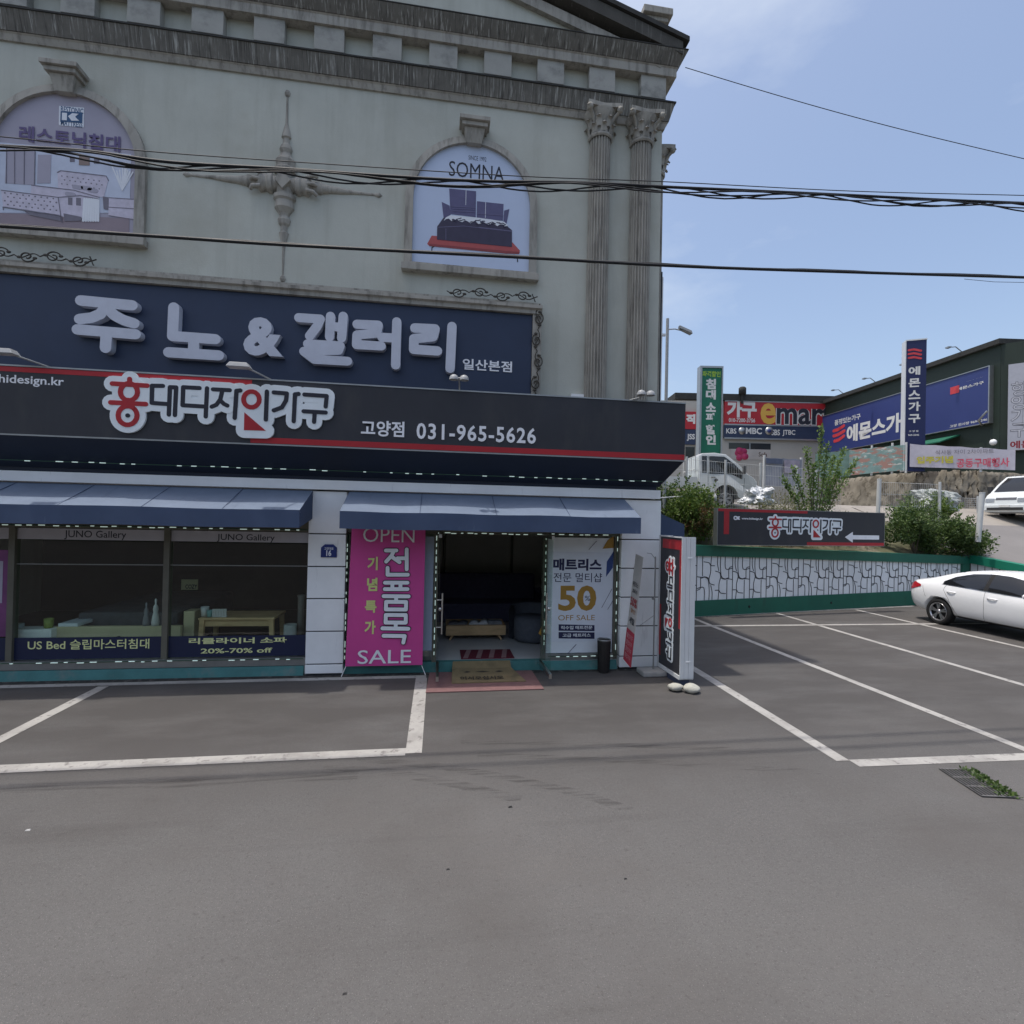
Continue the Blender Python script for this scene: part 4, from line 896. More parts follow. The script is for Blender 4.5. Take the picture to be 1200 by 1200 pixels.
# things on the headboard
def potl(px, pyb, Y, prof, m, name, label, cat, sc=1., zb=None):
    p = fa(px, pyb, Y); z = p.z if zb is None else zb; mb = MB().lathe([(r*sc, h_*sc) for r, h_ in prof], (p.x, Y, z), n=18); return one(mb, name, m, label, cat)
topz = b0.z
fig = [(.001, 0), (.05, 0), (.055, .05), (.045, .14), (.03, .20), (.038, .25), (.03, .30), (.012, .33), (.018, .40), (.001, .42)]
whitec = mat('white_ceramic', (.62, .62, .62), .3, .05)
potl(171, 732, 8.6, fig, mat('grey_ceramic', (.22, .22, .24), .4), 'figurine', 'grey rabbit figurine beside a white one on the headboard', 'ornament', .85, topz)
potl(182, 732, 8.6, fig, whitec, 'figurine', 'white rabbit figurine on the headboard near the window post', 'ornament', 1., topz)
potl(57, 736, 8.56, [(.001, 0), (.055, 0), (.06, .14), (.05, .14), (.05, .02), (.001, .02)], mat('lime_pot', (.24, .30, .07), .5), 'flower_pot', 'small lime green pot on the low white cabinet', 'pot', 1., s0.z)
b = MB().box(fa(34,0,8.5).x, fa(45,0,8.5).x, 8.5, 8.6, s0.z+.001, s0.z+.07); one(b, 'tissue_box', mat('pale_blue', (.35, .42, .46), .6), 'small pale blue box on the low white cabinet', 'box', bevel=.006)
b = MB()
x0, x1 = fa(70, 732, 8.6).x, fa(93, 732, 8.6).x
b.box(x0, x1, 8.565, 9.135, topz+.001, topz+.05); one(b, 'tissue_box', white_p, 'flat white box on the left part of the headboard', 'box', bevel=.006)
# table in the right pane
t0, t1 = fa(233, 724, 8.6), fa(322, 724, 8.6)
tb2 = thing('console_table', 'wooden table standing behind the right display window', 'table', ((t0.x+t1.x)/2, 8.9, .152))
MB().box(t0.x, t1.x, 8.58, 9.2, t0.z-.035, t0.z).build('tabletop', tb2, wood, bevel=.006)
MB().box(t0.x+.06, t1.x-.06, 8.62, 8.66, t0.z-.14, t0.z-.036).build('apron', tb2, wood)
for sx in (t0.x+.05, t1.x-.05):
    for yy in (8.61, 9.15): MB().hexa([(sx-.028+(-.03 if sx < -3 else .03), yy-.028, .152), (sx+.028+(-.03 if sx < -3 else .03), yy-.028, .152), (sx+.028+(-.03 if sx < -3 else .03), yy+.028, .152), (sx-.028+(-.03 if sx < -3 else .03), yy+.028, .152), (sx-.035, yy-.03, t0.z-.036), (sx+.035, yy-.03, t0.z-.036), (sx+.035, yy+.03, t0.z-.036), (sx-.035, yy+.03, t0.z-.036)]).build('leg', tb2, wood)
cupp = [(.001, 0), (.038, 0), (.048, .12), (.044, .12), (.036, .01), (.001, .01)]
potl(240, 722, 8.72, cupp, whitec, 'cup', 'tall white cup at the left end of the wooden table', 'cup', 1.25, t0.z+.001)
potl(245.5, 722, 8.66, cupp, mat('teal_cup', (.18, .36, .36), .4), 'cup', 'small teal cup in front of the white cup', 'cup', .9, t0.z+.001)
b = MB(); f0, f1 = fa(250, 722, 8.66).x, fa(265, 722, 8.66).x
for k in range(9):
    x = f0 + (f1-f0)*k/8; b.box(x-.008, x+.008, 8.64, 8.655, t0.z+.001, t0.z+.13)
for z in (.04, .10): b.box(f0, f1, 8.656, 8.665, t0.z+z, t0.z+z+.015)
b.box(f0, f1, 8.656, 8.72, t0.z+.001, t0.z+.012); one(b, 'picket_basket', whitec, 'tiny white picket fence basket on the wooden table', 'basket')
potl(352, 744, 8.72, [(.001, 0), (.05, 0), (.05, .95), (.06, .98), (.06, 1.0), (.001, 1.0)], mat('grey_post', (.16, .15, .15), .6), 'stand_post', 'dim grey post at the right end of the display window', 'post', 1., .152)
potl(340, 744, 8.6, [(.001, 0), (.09, 0), (.1, .55), (.09, .55), (.001, .5)], mat('dim_white', (.35,.36,.36), .6), 'pedestal', 'short white pedestal beside the dim grey post', 'pedestal', 1., .152)
b = MB().box(fa(232,0,10).x, fa(251,0,10).x, 9.98, 10.0, fa(240,691,10).z, fa(240,679,10).z); o = one(b, 'price_card', mat('cream_card', (.42, .40, .25), .7, .05), 'cream card reading COZY hanging inside the right display window', 'card')
t = MB(); text(t, 'COZY', (fa(236,0,9.97).x, fa(250,0,9.97).x, fa(240,690,9.97).z, fa(240,685,9.97).z), 9.976, .03); t.build('lettering', o, ink).parent = o
for c in o.children: c.data.transform(Matrix.Translation(-o.location))
# ------------------------------------------------------------------ retaining wall, terrain behind it
WA = Vector((3.85, 11.95, 0)); WB = Vector((17.4, 14.62, 0)); WC = Vector((17.62, 12.9, 0)); WD = Vector((18.2, 7.5, 0))
wrz = math.atan2(WB.y-WA.y, WB.x-WA.x); wl = (WB-WA).length
FWl = Frame(WA, wrz)
rw = thing('retaining_wall', 'green capped retaining wall with white cobble patterned panels behind the parking bays', 'wall', tuple(WA), wrz)
ztop = lambda u: 1.86 - .34*max(0, (u-3.0))/(wl-3.0)
zpt = lambda u: 1.58 - .32*max(0, (u-3.0))/(wl-3.0)
zpb = lambda u: .40 + .06*u/wl
panel_m = mat('white_panel', (.84, .85, .85), .7, .07, 2, bump=.25, bscale=50)
layer(panel_m, (.10, .10, .095), scale=(5, 5, .8), nscale=1.5, lo=.64, hi=.80, amount=.6)
def wl_box(mb, u0, u1, y0, y1, z0a, z1a, z0b, z1b): mb.hexa([(u0,y0,z0a),(u1,y0,z0b),(u1,y1,z0b),(u0,y1,z0a),(u0,y0,z1a),(u1,y0,z1b),(u1,y1,z1b),(u0,y1,z1a)])
b = MB(); wl_box(b, 0, wl, .0, .30, 0, zpb(0), 0, zpb(wl)); wl_box(b, 0, 3, -.03, .30, zpt(0), ztop(0), zpt(3), ztop(3)); wl_box(b, 3, wl, -.03, .30, zpt(3), ztop(3), zpt(wl), ztop(wl))
for u, s_ in ((4.0, .18), (9.5, .14)): pass
e = FWl.loc(1127, 660)[0]; wl_box(b, e, wl, -.02, .29, zpb(e), zpt(e), zpb(wl), zpt(wl)); b.build('green_band', rw, green_p, local=True)
b = MB(); wl_box(b, 0, 3, .035, .30, zpb(0)+.001, zpt(0)-.001, zpb(3)+.001, zpt(3)-.001); wl_box(b, 3, e-.002, .035, .30, zpb(3)+.001, zpt(3)-.001, zpb(e)+.001, zpt(e)-.001); b.build('panel', rw, panel_m, local=True)
# drain holes at the foot with dark stains
for px in (878, 974):
    u, z = FWl.loc(px, 712); MB().lathe([(.001, -.006), (.035, -.006), (.035, .02)], (u, 0, .20), 'y', 12).build('drain_hole', rw, black, local=True)
UA = [[(0,0),(0,1)], [(.31,.55),(.31,1)], [(0,.535),(.3,.52),(.45,.53),(.66,.49),(.72,.38),(.97,.34)], [(.38,.87),(.66,.85),(.76,.79),(.97,.785)], [(.80,1),(.76,.79),(.76,.64),(.66,.46)],
      [(.21,.52),(.21,.28),(.04,.23)], [(.04,.27),(.40,.28),(.43,0)], [(.26,.5),(.45,.52),(.64,.45),(.70,.2),(.69,0)], [(.78,.33),(.86,.18),(.86,0)]]
gp = MB(); nP = 23; pw = (e-.03)/nP; pat = 'AABBAABBBABABBABABAABBAB'
for i in range(nP):
    for L in UA:
        P = []
        for u, w in L:
            if pat[i] == 'B': u, w = 1-u, 1-w
            uu = i*pw + u*pw; z = zpb(uu)+.004 + (zpt(uu)-zpb(uu)-.008)*w; P.append((uu, z))
        if len(P) > 2:      # round the joints of the stones
            Q = []
            for k in range(len(P)-1):
                a = P[max(0, k-1)]; b_ = P[k]; c = P[k+1]; d = P[min(len(P)-1, k+2)]
                for q in range(4):
                    t_ = q/4; Q.append(tuple(.5*((2*b_[j])+(c[j]-a[j])*t_+(2*a[j]-5*b_[j]+4*c[j]-d[j])*t_*t_+(3*b_[j]-a[j]-3*c[j]+d[j])*t_**3) for j in (0, 1)))
            P = Q + [P[-1]]
        gp.strokes([P], .010, .029, .034, .0001)
gp.build('panel_groove', rw, joint, local=True)
# the short wing that turns towards the viewer
def wing(P, Q, z0, z1, name, label):
    rz_ = math.atan2(Q.y-P.y, Q.x-P.x); L = (Q-P).length; t = thing(name, label, 'wall', tuple(P), rz_); F = Frame(P, rz_)
    b = MB(); wl_box(b, 0, L, -.03, .28, z0-.26, z0, z1-.26, z1); wl_box(b, 0, L, 0, .28, 0, .35, 0, .35*min(1, z1/1.4)); b.build('green_band', t, mat('sunlit_green', (.012, .20, .125), .5, .08, 2), local=True)  # sunlight on the wing put into a brighter green than the main wall's
    b = MB(); wl_box(b, 0, L, .035, .28, .351, z0-.261, .351*min(1, z1/1.4), z1-.261); b.build('panel', t, panel_m, local=True)
    b = MB(); k = int(L/.2)
    for i in range(1, k): u = L*i/k; b.strokes([[(u, .36), (u, (z0+(z1-z0)*u/L)-.265)]], .010, .030, .034)
    b.build('panel_groove', t, joint, local=True)
wing(WB + Vector((0, -.03, 0)), WD, 1.56, .62, 'retaining_wall', 'green capped wall wing beside the ramp, running towards the viewer behind the white car')
# height of the land behind
def wally(x): return WA.y + (WB.y-WA.y)*(x-WA.x)/(WB.x-WA.x)
def hz(x, y):
    def sm(t): t = max(0, min(1, t)); return t*t*(3-2*t)
    if x < 17.3:
        d = y - wally(x) - .2
        z0 = 1.80 - .3*max(0, min(1, (x-6.8)/10.6))
        A = z0 + (3.30-z0)*min(1, max(0, d)/5.2)
    else: A = None
    d2 = y - 14.6
    zr = 1.48 + .22*d2 if d2 < 0 else 1.48 + (3.30-1.48)*min(1, d2/5.0)
    zr = max(zr, -.02)
    if A is None: return zr
    t = sm((x-13.5)/3.8); return A*(1-t) + zr*t
def land(name, x0, x1, y0f, y1f, nx, ny, m, dz=0., rough=0.):
    mb = MB()
    for j in range(ny+1):
        for i in range(nx+1):
            x = x0 + (x1-x0)*i/nx; a, b_ = y0f(x), y1f(x); y = a + (b_-a)*j/ny
            mb.v.append((x, y, hz(x, y) + dz + random.uniform(-rough, rough)))
    for j in range(ny):
        for i in range(nx): mb.f.append([j*(nx+1)+i, j*(nx+1)+i+1, (j+1)*(nx+1)+i+1, (j+1)*(nx+1)+i]); mb.mi.append(0); mb.sm.append(True)
    return mb.build(name, None, m)
soil = mat('soil_grass', (.085, .085, .045), .95, .35, 2, bump=.6, bscale=30); layer(soil, (.20, .17, .12), nscale=1.4, lo=.5, hi=.62, amount=.8)
apron = mat('concrete_apron', (.29, .265, .235), .9, .10, .8, bump=.3); layer(apron, (.17, .155, .14), nscale=1.2, lo=.52, hi=.7, amount=.6)
ramp = mat('ramp_asphalt', (.19, .18, .175), .9, .10, .6, bump=.4, bscale=90)
wy2 = lambda x: wally(x)+.29
struct(land('terrace_soil', 3.9, 17.3, wy2, lambda x: wy2(x)+3.4, 40, 14, soil, 0, .03))
struct(land('terrace_ground', 3.9, 17.3, lambda x: wy2(x)+3.4, lambda x: 75, 30, 40, apron))
def wingx(y): t = (WB.y-y)/(WB.y-WD.y); return WB.x + (WD.x-WB.x)*t + .3
mb = MB(); ys = [2, 4, 6, 8, 10, 12, 13, 14, 14.6, 15.2, 16, 17, 17.6]
def zramp(y): return max(.012, 1.48 + .205*(y-14.6)) if y < 14.6 else hz(18, y)
for y in ys:
    for i in range(13):
        x0_ = wingx(y) if y < 14.6 else 17.3; mb.v.append((x0_ + (45-x0_)*i/12, y, zramp(y)))
for j in range(len(ys)-1):
    for i in range(12): mb.f.append([j*13+i, j*13+i+1, (j+1)*13+i+1, (j+1)*13+i]); mb.mi.append(0); mb.sm.append(True)
struct(mb.build('ramp_road', None, ramp))
mb = MB()
for y in (17.6, 18.4, 19.2, 19.8, 22, 30, 75):
    for i in range(13): mb.v.append((17.3+(70-17.3)*i/12, y, hz(18, y)))
for j in range(6):
    for i in range(12): mb.f.append([j*13+i, j*13+i+1, (j+1)*13+i+1, (j+1)*13+i]); mb.mi.append(0); mb.sm.append(True)
struct(mb.build('upper_yard', None, apron))
mb = MB()
for a, c in ((8, 10), (10, 12), (12, 13), (13, 14), (14, 14.6)):
    for y0, y1 in ((a, c),):
        mb.quad((wingx(y0)+.12, y0, zramp(y0)+.006), (wingx(y0)+.24, y0, zramp(y0)+.006), (wingx(y1)+.24, y1, zramp(y1)+.006), (wingx(y1)+.12, y1, zramp(y1)+.006))
struct(mb.build('ramp_edge_line', None, paint))

# ------------------------------------------------------------------ direction sign on the wall
dl, dr = Vector((*[onY(840.5, 615, 12.28)[i] for i in (0, 1)], 0)), Vector((*[onY(1036.5, 621, 13.05)[i] for i in (0, 1)], 0))
drz = math.atan2(dr.y-dl.y, dr.x-dl.x); FD = Frame(dl, drz); dw = (dr-dl).length
ds = thing('direction_sign', 'wide charcoal sign with logo and white arrow on top of the green capped wall', 'sign', tuple(dl), drz)
zb0, zt0 = FD.loc(840, 637)[1], FD.loc(840, 594.5)[1]; zb1_, zt1_ = FD.loc(1036, 642)[1], FD.loc(1036, 601.5)[1]
zb_, zt_ = (zb0+zb1_)/2, (zt0+zt1_)/2
MB().box(.015, dw-.015, 0, .14, zb_+.015, zt_-.015).build('board', ds, char, local=True)
b = MB(); b.box(0, .012, -.006, .15, zb_, zt_); b.box(dw-.012, dw, -.006, .15, zb_, zt_); b.box(.013, dw-.013, -.006, .15, zb_, zb_+.012); b.box(.013, dw-.013, -.006, .15, zt_-.012, zt_); b.build('frame', ds, alu, local=True)
b = MB(); hh = zt_-zb_; rect(b, .02, dw*.51, zt_-.085, zt_-.014, -.001); rect(b, .20, .36, zb_+hh*.30, zt_-.087, -.001); rect(b, dw*.51, dw-.014, zb_+.013, zb_+.10, -.001); b.build('stripe', ds, red_m, local=True)
lx0, lz0 = FD.loc(901, 628.5); lx1, lz1 = FD.loc(985, 605.5)
logo(ds, lambda p: (lx0+(lx1-lx0)*(p[0]-LX0)/Lw, zb_+hh*.24+(hh*.56)*(p[1]-LZ0)/Lh), .62, -.002, True, .006)
a = FD.loc(990, 629)[0], FD.loc(1030, 629)[0]; zc = zb_+hh*.26; aw = a[1]-a[0]
MB().prism([(a[0], zc), (a[0]+.28, zc+.15), (a[0]+.28, zc+.06), (a[1], zc+.06), (a[1], zc-.06), (a[0]+.28, zc-.06), (a[0]+.28, zc-.15)], -.006, -.001).build('arrow', ds, white_l, local=True)
t = MB(); text(t, 'www.hidesign.kr', (FD.loc(869, 606)[0], FD.loc(894, 606)[0], zt_-.30, zt_-.23), -.003, .03); b_ = FD.loc(860, 604); t.strokes([[(b_[0]+.05+.05*math.cos(q*.63), zt_-.25+.04*math.sin(q*.63)) for q in range(11)]], .016, -.006, -.002); t.strokes([[(b_[0]+.12, zt_-.22), (b_[0]+.17, zt_-.22), (b_[0]+.13, zt_-.25), (b_[0]+.17, zt_-.28), (b_[0]+.12, zt_-.28)]], .014, -.006, -.002); t.build('lettering', ds, white_l, local=True)
b = MB(); [b.box(x, x+.05, .141, .30, zb_+.04, zb_+.09) for x in (.4, dw/2, dw-.45)]; b.build('bracket', ds, alu, local=True)

# ------------------------------------------------------------------ plants
lf1 = leaf_mat('leaf_green', (.06, .12, .02), (.18, .25, .05)); lf2 = leaf_mat('leaf_dark', (.035, .075, .020), (.12, .18, .045)); lf3 = leaf_mat('leaf_olive', (.14, .15, .07), (.32, .30, .17))
lf4 = leaf_mat('leaf_rust', (.05, .07, .02), (.20, .10, .045)); lf5 = leaf_mat('leaf_bright', (.07, .15, .03), (.22, .30, .08))
bark = mat('bark', (.12, .095, .07), .9, .2, 12, bump=.5)
rnd = random.Random(11)
def leaf(mb, p, s, up=.3):
    a, e_ = rnd.uniform(0, 6.283), rnd.uniform(-.7, 1.1); d = Vector((math.cos(a)*math.cos(e_), math.sin(a)*math.cos(e_), math.sin(e_)+up)).normalized()
    w = d.cross(Vector((rnd.uniform(-1, 1), rnd.uniform(-1, 1), rnd.uniform(-1, 1)))).normalized(); nrm = d.cross(w)
    L = s*rnd.uniform(.7, 1.3); p = Vector(p)
    mb.add([p, p+d*L*.5+w*L*.27+nrm*L*.06, p+d*L, p+d*L*.5-w*L*.27+nrm*L*.06], [(0, 1, 2, 3)], True)
def blob_foliage(mb, c, r, n_, s, lumps=9):
    cs = []
    for i in range(lumps):
        a, b_ = rnd.uniform(0, 6.283), math.acos(rnd.uniform(-.6, 1)); q = .62
        cs.append((Vector((c[0]+r[0]*q*math.cos(a)*math.sin(b_), c[1]+r[1]*q*math.sin(a)*math.sin(b_), c[2]+r[2]*q*math.cos(b_))), rnd.uniform(.35, .6)))
    for i in range(n_):
        cc, k = rnd.choice(cs); v = Vector((rnd.gauss(0, 1), rnd.gauss(0, 1), rnd.gauss(0, 1))).normalized()*(rnd.random()**.4)*k
        leaf(mb, (cc.x+v.x*r[0], cc.y+v.y*r[1], cc.z+v.z*r[2]), s)
def sprigs(mb, c, r, n_, s):
    for i in range(n_):
        a, e_ = rnd.uniform(0, 6.283), rnd.uniform(-.1, 1.4); d = Vector((math.cos(a)*math.cos(e_), math.sin(a)*math.cos(e_), math.sin(e_)))
        p = Vector(c)+Vector((d.x*r[0], d.y*r[1], d.z*r[2]))*rnd.uniform(.75, .95); d2 = (d+Vector((rnd.uniform(-.5, .5), rnd.uniform(-.5, .5), .7))).normalized(); L = rnd.uniform(.18, .5)
        for k in range(int(L*60)): t = k/(L*60); leaf(mb, p+d2*L*t+Vector((rnd.gauss(0, .03), rnd.gauss(0, .03), rnd.gauss(0, .02)))*(1.3-t), s*rnd.uniform(.7, 1.1), .5)
def shrub(name, label, blobs, m, base, stems=7, cat='shrub', mats=None, group=None):
    t = thing(name, label, cat, base, 0, group); mb = MB()
    for c, r, n_, s in blobs: blob_foliage(mb, c, r, n_, s); sprigs(mb, c, r, 34, s)
    if mats: mb.mi = [0]*len(mb.f)
    mb.build('crown', t, m); st_ = MB()
    for c, r, _, _ in blobs:
        for i in range(stems):
            e_ = Vector((c[0]+rnd.uniform(-.7, .7)*r[0], c[1]+rnd.uniform(-.7, .7)*r[1], c[2]+rnd.uniform(-.2, .6)*r[2])); b_ = Vector((base[0]+(c[0]-base[0])*.7, base[1]+(c[1]-base[1])*.7, hz(c[0], c[1])-.05))
            mid = b_.lerp(e_, .5)+Vector((rnd.uniform(-.1, .1), rnd.uniform(-.1, .1), .05)); st_.tube([b_, mid, e_], .022, 5, False, .006)
    st_.build('trunk', t, bark); return t
G_ = lambda x, y: (x, y, hz(x, y))
def at_wall(px, py_, d):        # a photo point at d metres behind the wall face
    F = Frame(WA, wrz); x, z = F.loc(px, py_, d); p = F.world(x, d, 0); return Vector((p.x, p.y, z))
p1 = at_wall(812, 608, .7); p2 = at_wall(828, 602, .8); p3 = at_wall(790, 590, 1.2)
shrub('shrub', 'bright green shrub with rusty leaves between the side awning and the direction sign', [((p1.x, p1.y, p1.z), (.7, .55, .85), 4200, .085), ((p2.x, p2.y, p2.z-.15), (.45, .45, .5), 1800, .08)], lf1, G_(p1.x, p1.y))
shrub('shrub', 'small rusty brown shrub just left of the direction sign', [((p2.x-.45, p2.y-.45, p2.z-.38), (.38, .25, .36), 900, .07)], lf4, G_(p2.x-.35, p2.y-.4), 4)
shrub('shrub', 'dark green shrub at the corner of the shop below the white truck', [((p3.x, p3.y+.3, p3.z), (.9, .6, .65), 3400, .085)], lf2, G_(p3.x, p3.y))
q1, q2_, q3_, q4 = at_wall(1058, 618, .55), at_wall(1096, 622, .45), at_wall(1128, 631, .35), at_wall(1080, 604, 1.1)
shrub('shrub', 'wide dense green shrub right of the direction sign, spilling over the wall cap', [((q1.x, q1.y-.1, q1.z-.14), (.85, .7, .70), 5200, .085), ((q2_.x, q2_.y-.15, q2_.z-.20), (.95, .8, .72), 6400, .085), ((q3_.x-.15, q3_.y-.15, q3_.z-.20), (.75, .7, .66), 4800, .085)], lf2, G_(q2_.x, q2_.y))
shrub('shrub', 'light green leafy shrub rising behind the wide dark shrub', [((q4.x+.1, q4.y+.2, q4.z), (.85, .4, .6), 2600, .085), ((q4.x+1.0, q4.y+.3, q4.z+.05), (.4, .3, .45), 900, .09)], lf1, G_(q4.x, q4.y+.3))
# tall upright sapling with leafy shoots
c0 = at_wall(955, 592, 1.1); t = thing('sapling', 'tall leafy sapling with upright shoots behind the middle of the direction sign', 'sapling', (c0.x, c0.y, hz(c0.x, c0.y)))
mb = MB(); st_ = MB(); base = Vector((c0.x, c0.y, hz(c0.x, c0.y)-.05))
for px, py_, w in ((963, 500, .085), (945, 527, .10), (978, 536, .10), (990, 526, .10), (930, 550, .09), (1003, 540, .09), (917, 560, .08), (953, 545, .10), (984, 552, .11), (970, 520, .07)):
    e_ = at_wall(px, py_, 1.1+rnd.uniform(-.3, .3)); mid = base.lerp(e_, .55)+Vector((rnd.uniform(-.05, .05), 0, .12)); pts = [base.lerp(mid, k/5) for k in range(5)] + [mid.lerp(e_, k/5) for k in range(6)]
    st_.tube(pts, .022, 5, False, .005)
    for k in range(360):
        u = rnd.random()**.75; i = min(len(pts)-2, int((.12+.88*u)*(len(pts)-1))); f_ = (.12+.88*u)*(len(pts)-1)-i; p = pts[i].lerp(pts[i+1], f_); ww = w*(1.1-.75*u)
        leaf(mb, p+Vector((rnd.gauss(0, ww), rnd.gauss(0, ww), rnd.gauss(0, .05))), .085, .6)
mb.build('crown', t, lf5); st_.build('trunk', t, bark)
# dry weeds along the terrace edge
def weeds(name, n_, span, dd, hgt, m, label, cat, leafy=True):
    mb = MB(); F = Frame(WA, wrz)
    for i in range(n_):
        px = rnd.uniform(*span); p = at_wall(px, 600, rnd.uniform(*dd)); b_ = Vector((p.x, p.y, hz(p.x, p.y)-.02)); h_ = rnd.uniform(*hgt)
        e_ = b_+Vector((rnd.gauss(0, .16), rnd.gauss(0, .12), h_)); mb.tube([b_, b_.lerp(e_, .5)+Vector((rnd.gauss(0, .03), 0, 0)), e_], .006, 4, False, .002)
        for k in range(int(8*h_/.4)): leaf(mb, b_.lerp(e_, rnd.uniform(.25, 1)), .055, .5)
    o = mb.build(name, None, m); tag(o, label, cat, None, 'stuff')
weeds('weeds', 330, (888, 948), (.3, 2.4), (.6, 1.35), lf3, 'pale dry weeds standing left of the sapling', 'weeds')
weeds('weeds', 240, (935, 1030), (.35, 2.2), (.35, .85), lf3, 'olive weeds around the foot of the sapling', 'weeds')
weeds('weeds', 230, (795, 905), (.3, 2.4), (.35, .85), lf1, 'low green weeds behind the left half of the direction sign', 'weeds')
weeds('weeds', 60, (812, 838), (1.2, 2.6), (.6, 1.25), lf3, 'tall thin weeds in front of the white truck cab', 'weeds')

# ------------------------------------------------------------------ fences and posts
wpaint = mat('white_fence_paint', (.55, .56, .55), .5, .08, 4)
def mesh_fence(a, b_, h_, label, posts=None, step=.075, post_h=None, group='white wire mesh fences'):
    a, b_ = Vector(a), Vector(b_); t = thing('mesh_fence', label, 'fence', tuple(a), 0, group); L = (b_-a).length; n_ = int(L/step); mb = MB()
    for i in range(n_+1):
        p = a.lerp(b_, i/n_); mb.tube([p+Vector((0, 0, .05)), p+Vector((0, 0, h_))], .0048, 4, False)
    for k in range(6):
        z = .06+(h_-.07)*k/5; mb.tube([a+Vector((0, 0, z)), b_+Vector((0, 0, z))], .006, 4, False)
    mb.build('wire_panel', t, wpaint)
    for u in (posts or (0, .5, 1)):
        p = a.lerp(b_, u); MB().tube([p+Vector((0, 0, -.1)), p+Vector((0, 0, post_h or h_+.08))], .04, 8).build('post', t, wpaint)
    return t
fD = 3.2
fa_, fb_ = at_wall(783, 560, fD), at_wall(895, 560, fD); fa_.z = hz(fa_.x, fa_.y); fb_.z = hz(fb_.x, fb_.y); ft = at_wall(840, 540, fD).z
mesh_fence(fa_, fb_, ft-fa_.z, 'white wire mesh fence in front of the white truck cab', (.18, .58, .96))
ga, gb = at_wall(897, 560, 3.3), at_wall(985, 562, 3.3); ga.z = hz(ga.x, ga.y); gb.z = hz(gb.x, gb.y)
mesh_fence(ga, gb, ft-fa_.z, 'white wire mesh fence behind the sapling', (.4, .66))
ga, gb = atD(1028, 600, 17.2), atD(1101, 600, 17.6); ga.z = gb.z = hz(ga.x, ga.y)
mesh_fence(ga, gb, atD(1065, 566, 17.4).z-ga.z, 'white wire mesh fence below the patterned banner', (.02, 1.))
ga, gb = atD(1103, 600, 18.5), atD(1146, 600, 18.8); ga.z = gb.z = atD(1120, 597, 18.6).z
mesh_fence(ga, gb, atD(1120, 583, 18.6).z-ga.z, 'low white wire mesh fence between the shrub and the leaning post', (0, 1))
for px, y0, y1, D, lab, lean in ((1030.5, 603, 562, 16.9, 'upright white post at the left end of the fence near the sign', 0), (1148, 624, 578, 16.2, 'short leaning white post at the edge of the ramp', .05)):
    a = atD(px-2, y0, D); c = atD(px+(3 if lean else 0), y1, D); mb = MB().tube([a-Vector((0, 0, .3)), c], .062 if not lean else .075, 12); mb.tube([c, c+Vector((0, 0, .03))], .066 if not lean else .08, 12); one(mb, 'fence_post', wpaint, lab, 'post')
# white wrapped bundle and plastic heap
def lump(name, px, py_, D, r, m, label, cat, nz_=.2, seed=1, box=2.):
    c = atD(px, py_, D); rr = random.Random(seed); mb = MB(); n_, k_ = 44, 24; ph = [rr.uniform(0, 6) for _ in range(9)]
    from mathutils import noise
    for i in range(k_+1):
        for j in range(n_):
            a, b_ = 2*math.pi*j/n_, math.pi*i/k_; d = Vector((math.cos(a)*math.sin(b_), math.sin(a)*math.sin(b_), math.cos(b_)))
            q = (abs(d.x)**box+abs(d.y)**box+abs(d.z)**box)**(-1/box); w = q*(1+nz_*(noise.noise(d*1.7+Vector((seed*3., 0, 0)))+.8*abs(noise.noise(d*4.+Vector((0, seed*2., 0))))+.5*abs(noise.noise(d*9.+Vector((0, 0, seed*1.)))) - .4))
            mb.v.append((c.x+r[0]*w*d.x, c.y+r[1]*w*d.y, max(c.z-r[2]*.8, c.z+r[2]*w*d.z)))
    for i in range(k_):
        for j in range(n_): mb.f.append([i*n_+j, (i+1)*n_+j, (i+1)*n_+(j+1) % n_, i*n_+(j+1) % n_]); mb.mi.append(0); mb.sm.append(False)
    one(mb, name, m, label, cat)
plas = mat('white_plastic', (.66, .68, .70), .35, .06, 3, bump=.7, bscale=12)
lump('wrapped_bundle', 889, 583, 16.3, (.42, .35, .30), plas, 'white plastic wrapped bundle in front of the truck bumper', 'bundle', .55, 2, 3.)
lump('wrapped_bundle', 871, 588, 16.4, (.17, .2, .10), plas, 'small white plastic bag left of the wrapped bundle', 'bundle', .5, 5)
lump('plastic_heap', 1096, 589, 19.0, (.72, .5, .46), mat('film_plastic', (.36, .38, .36), .35, .2, 3, bump=.8, bscale=6), 'pale heap under plastic film behind the low white fence', 'heap', .30, 8, 3.6)
for px, py_, lab in ((838, 587, 'small white bottle lying among the weeds below the truck wheel'),):
    c = at_wall(px, py_, .6); one(MB().lathe([(.001, 0), (.04, 0), (.04, .14), (.015, .18), (.015, .2), (.001, .2)], tuple(c), n=12), 'bottle', whitec, lab, 'bottle')
c = at_wall(788, 583, .9); one(MB().tube([c+Vector((-.35, 0, -.02)), c+Vector((.3, 0, .04))], .02, 8), 'white_pipe', whitec, 'thin white pipe lying on the shrub at the shop corner', 'pipe')

# ------------------------------------------------------------------ far buildings and signs
cream = mat('pale_wall', (.38, .37, .34), .8, .06, .5); dgreen = mat('dark_green_wall', (.016, .028, .020), .6, .12, 1.)
blue_b = mat('billboard_blue', (.030, .045, .165), .45, .05, .5)
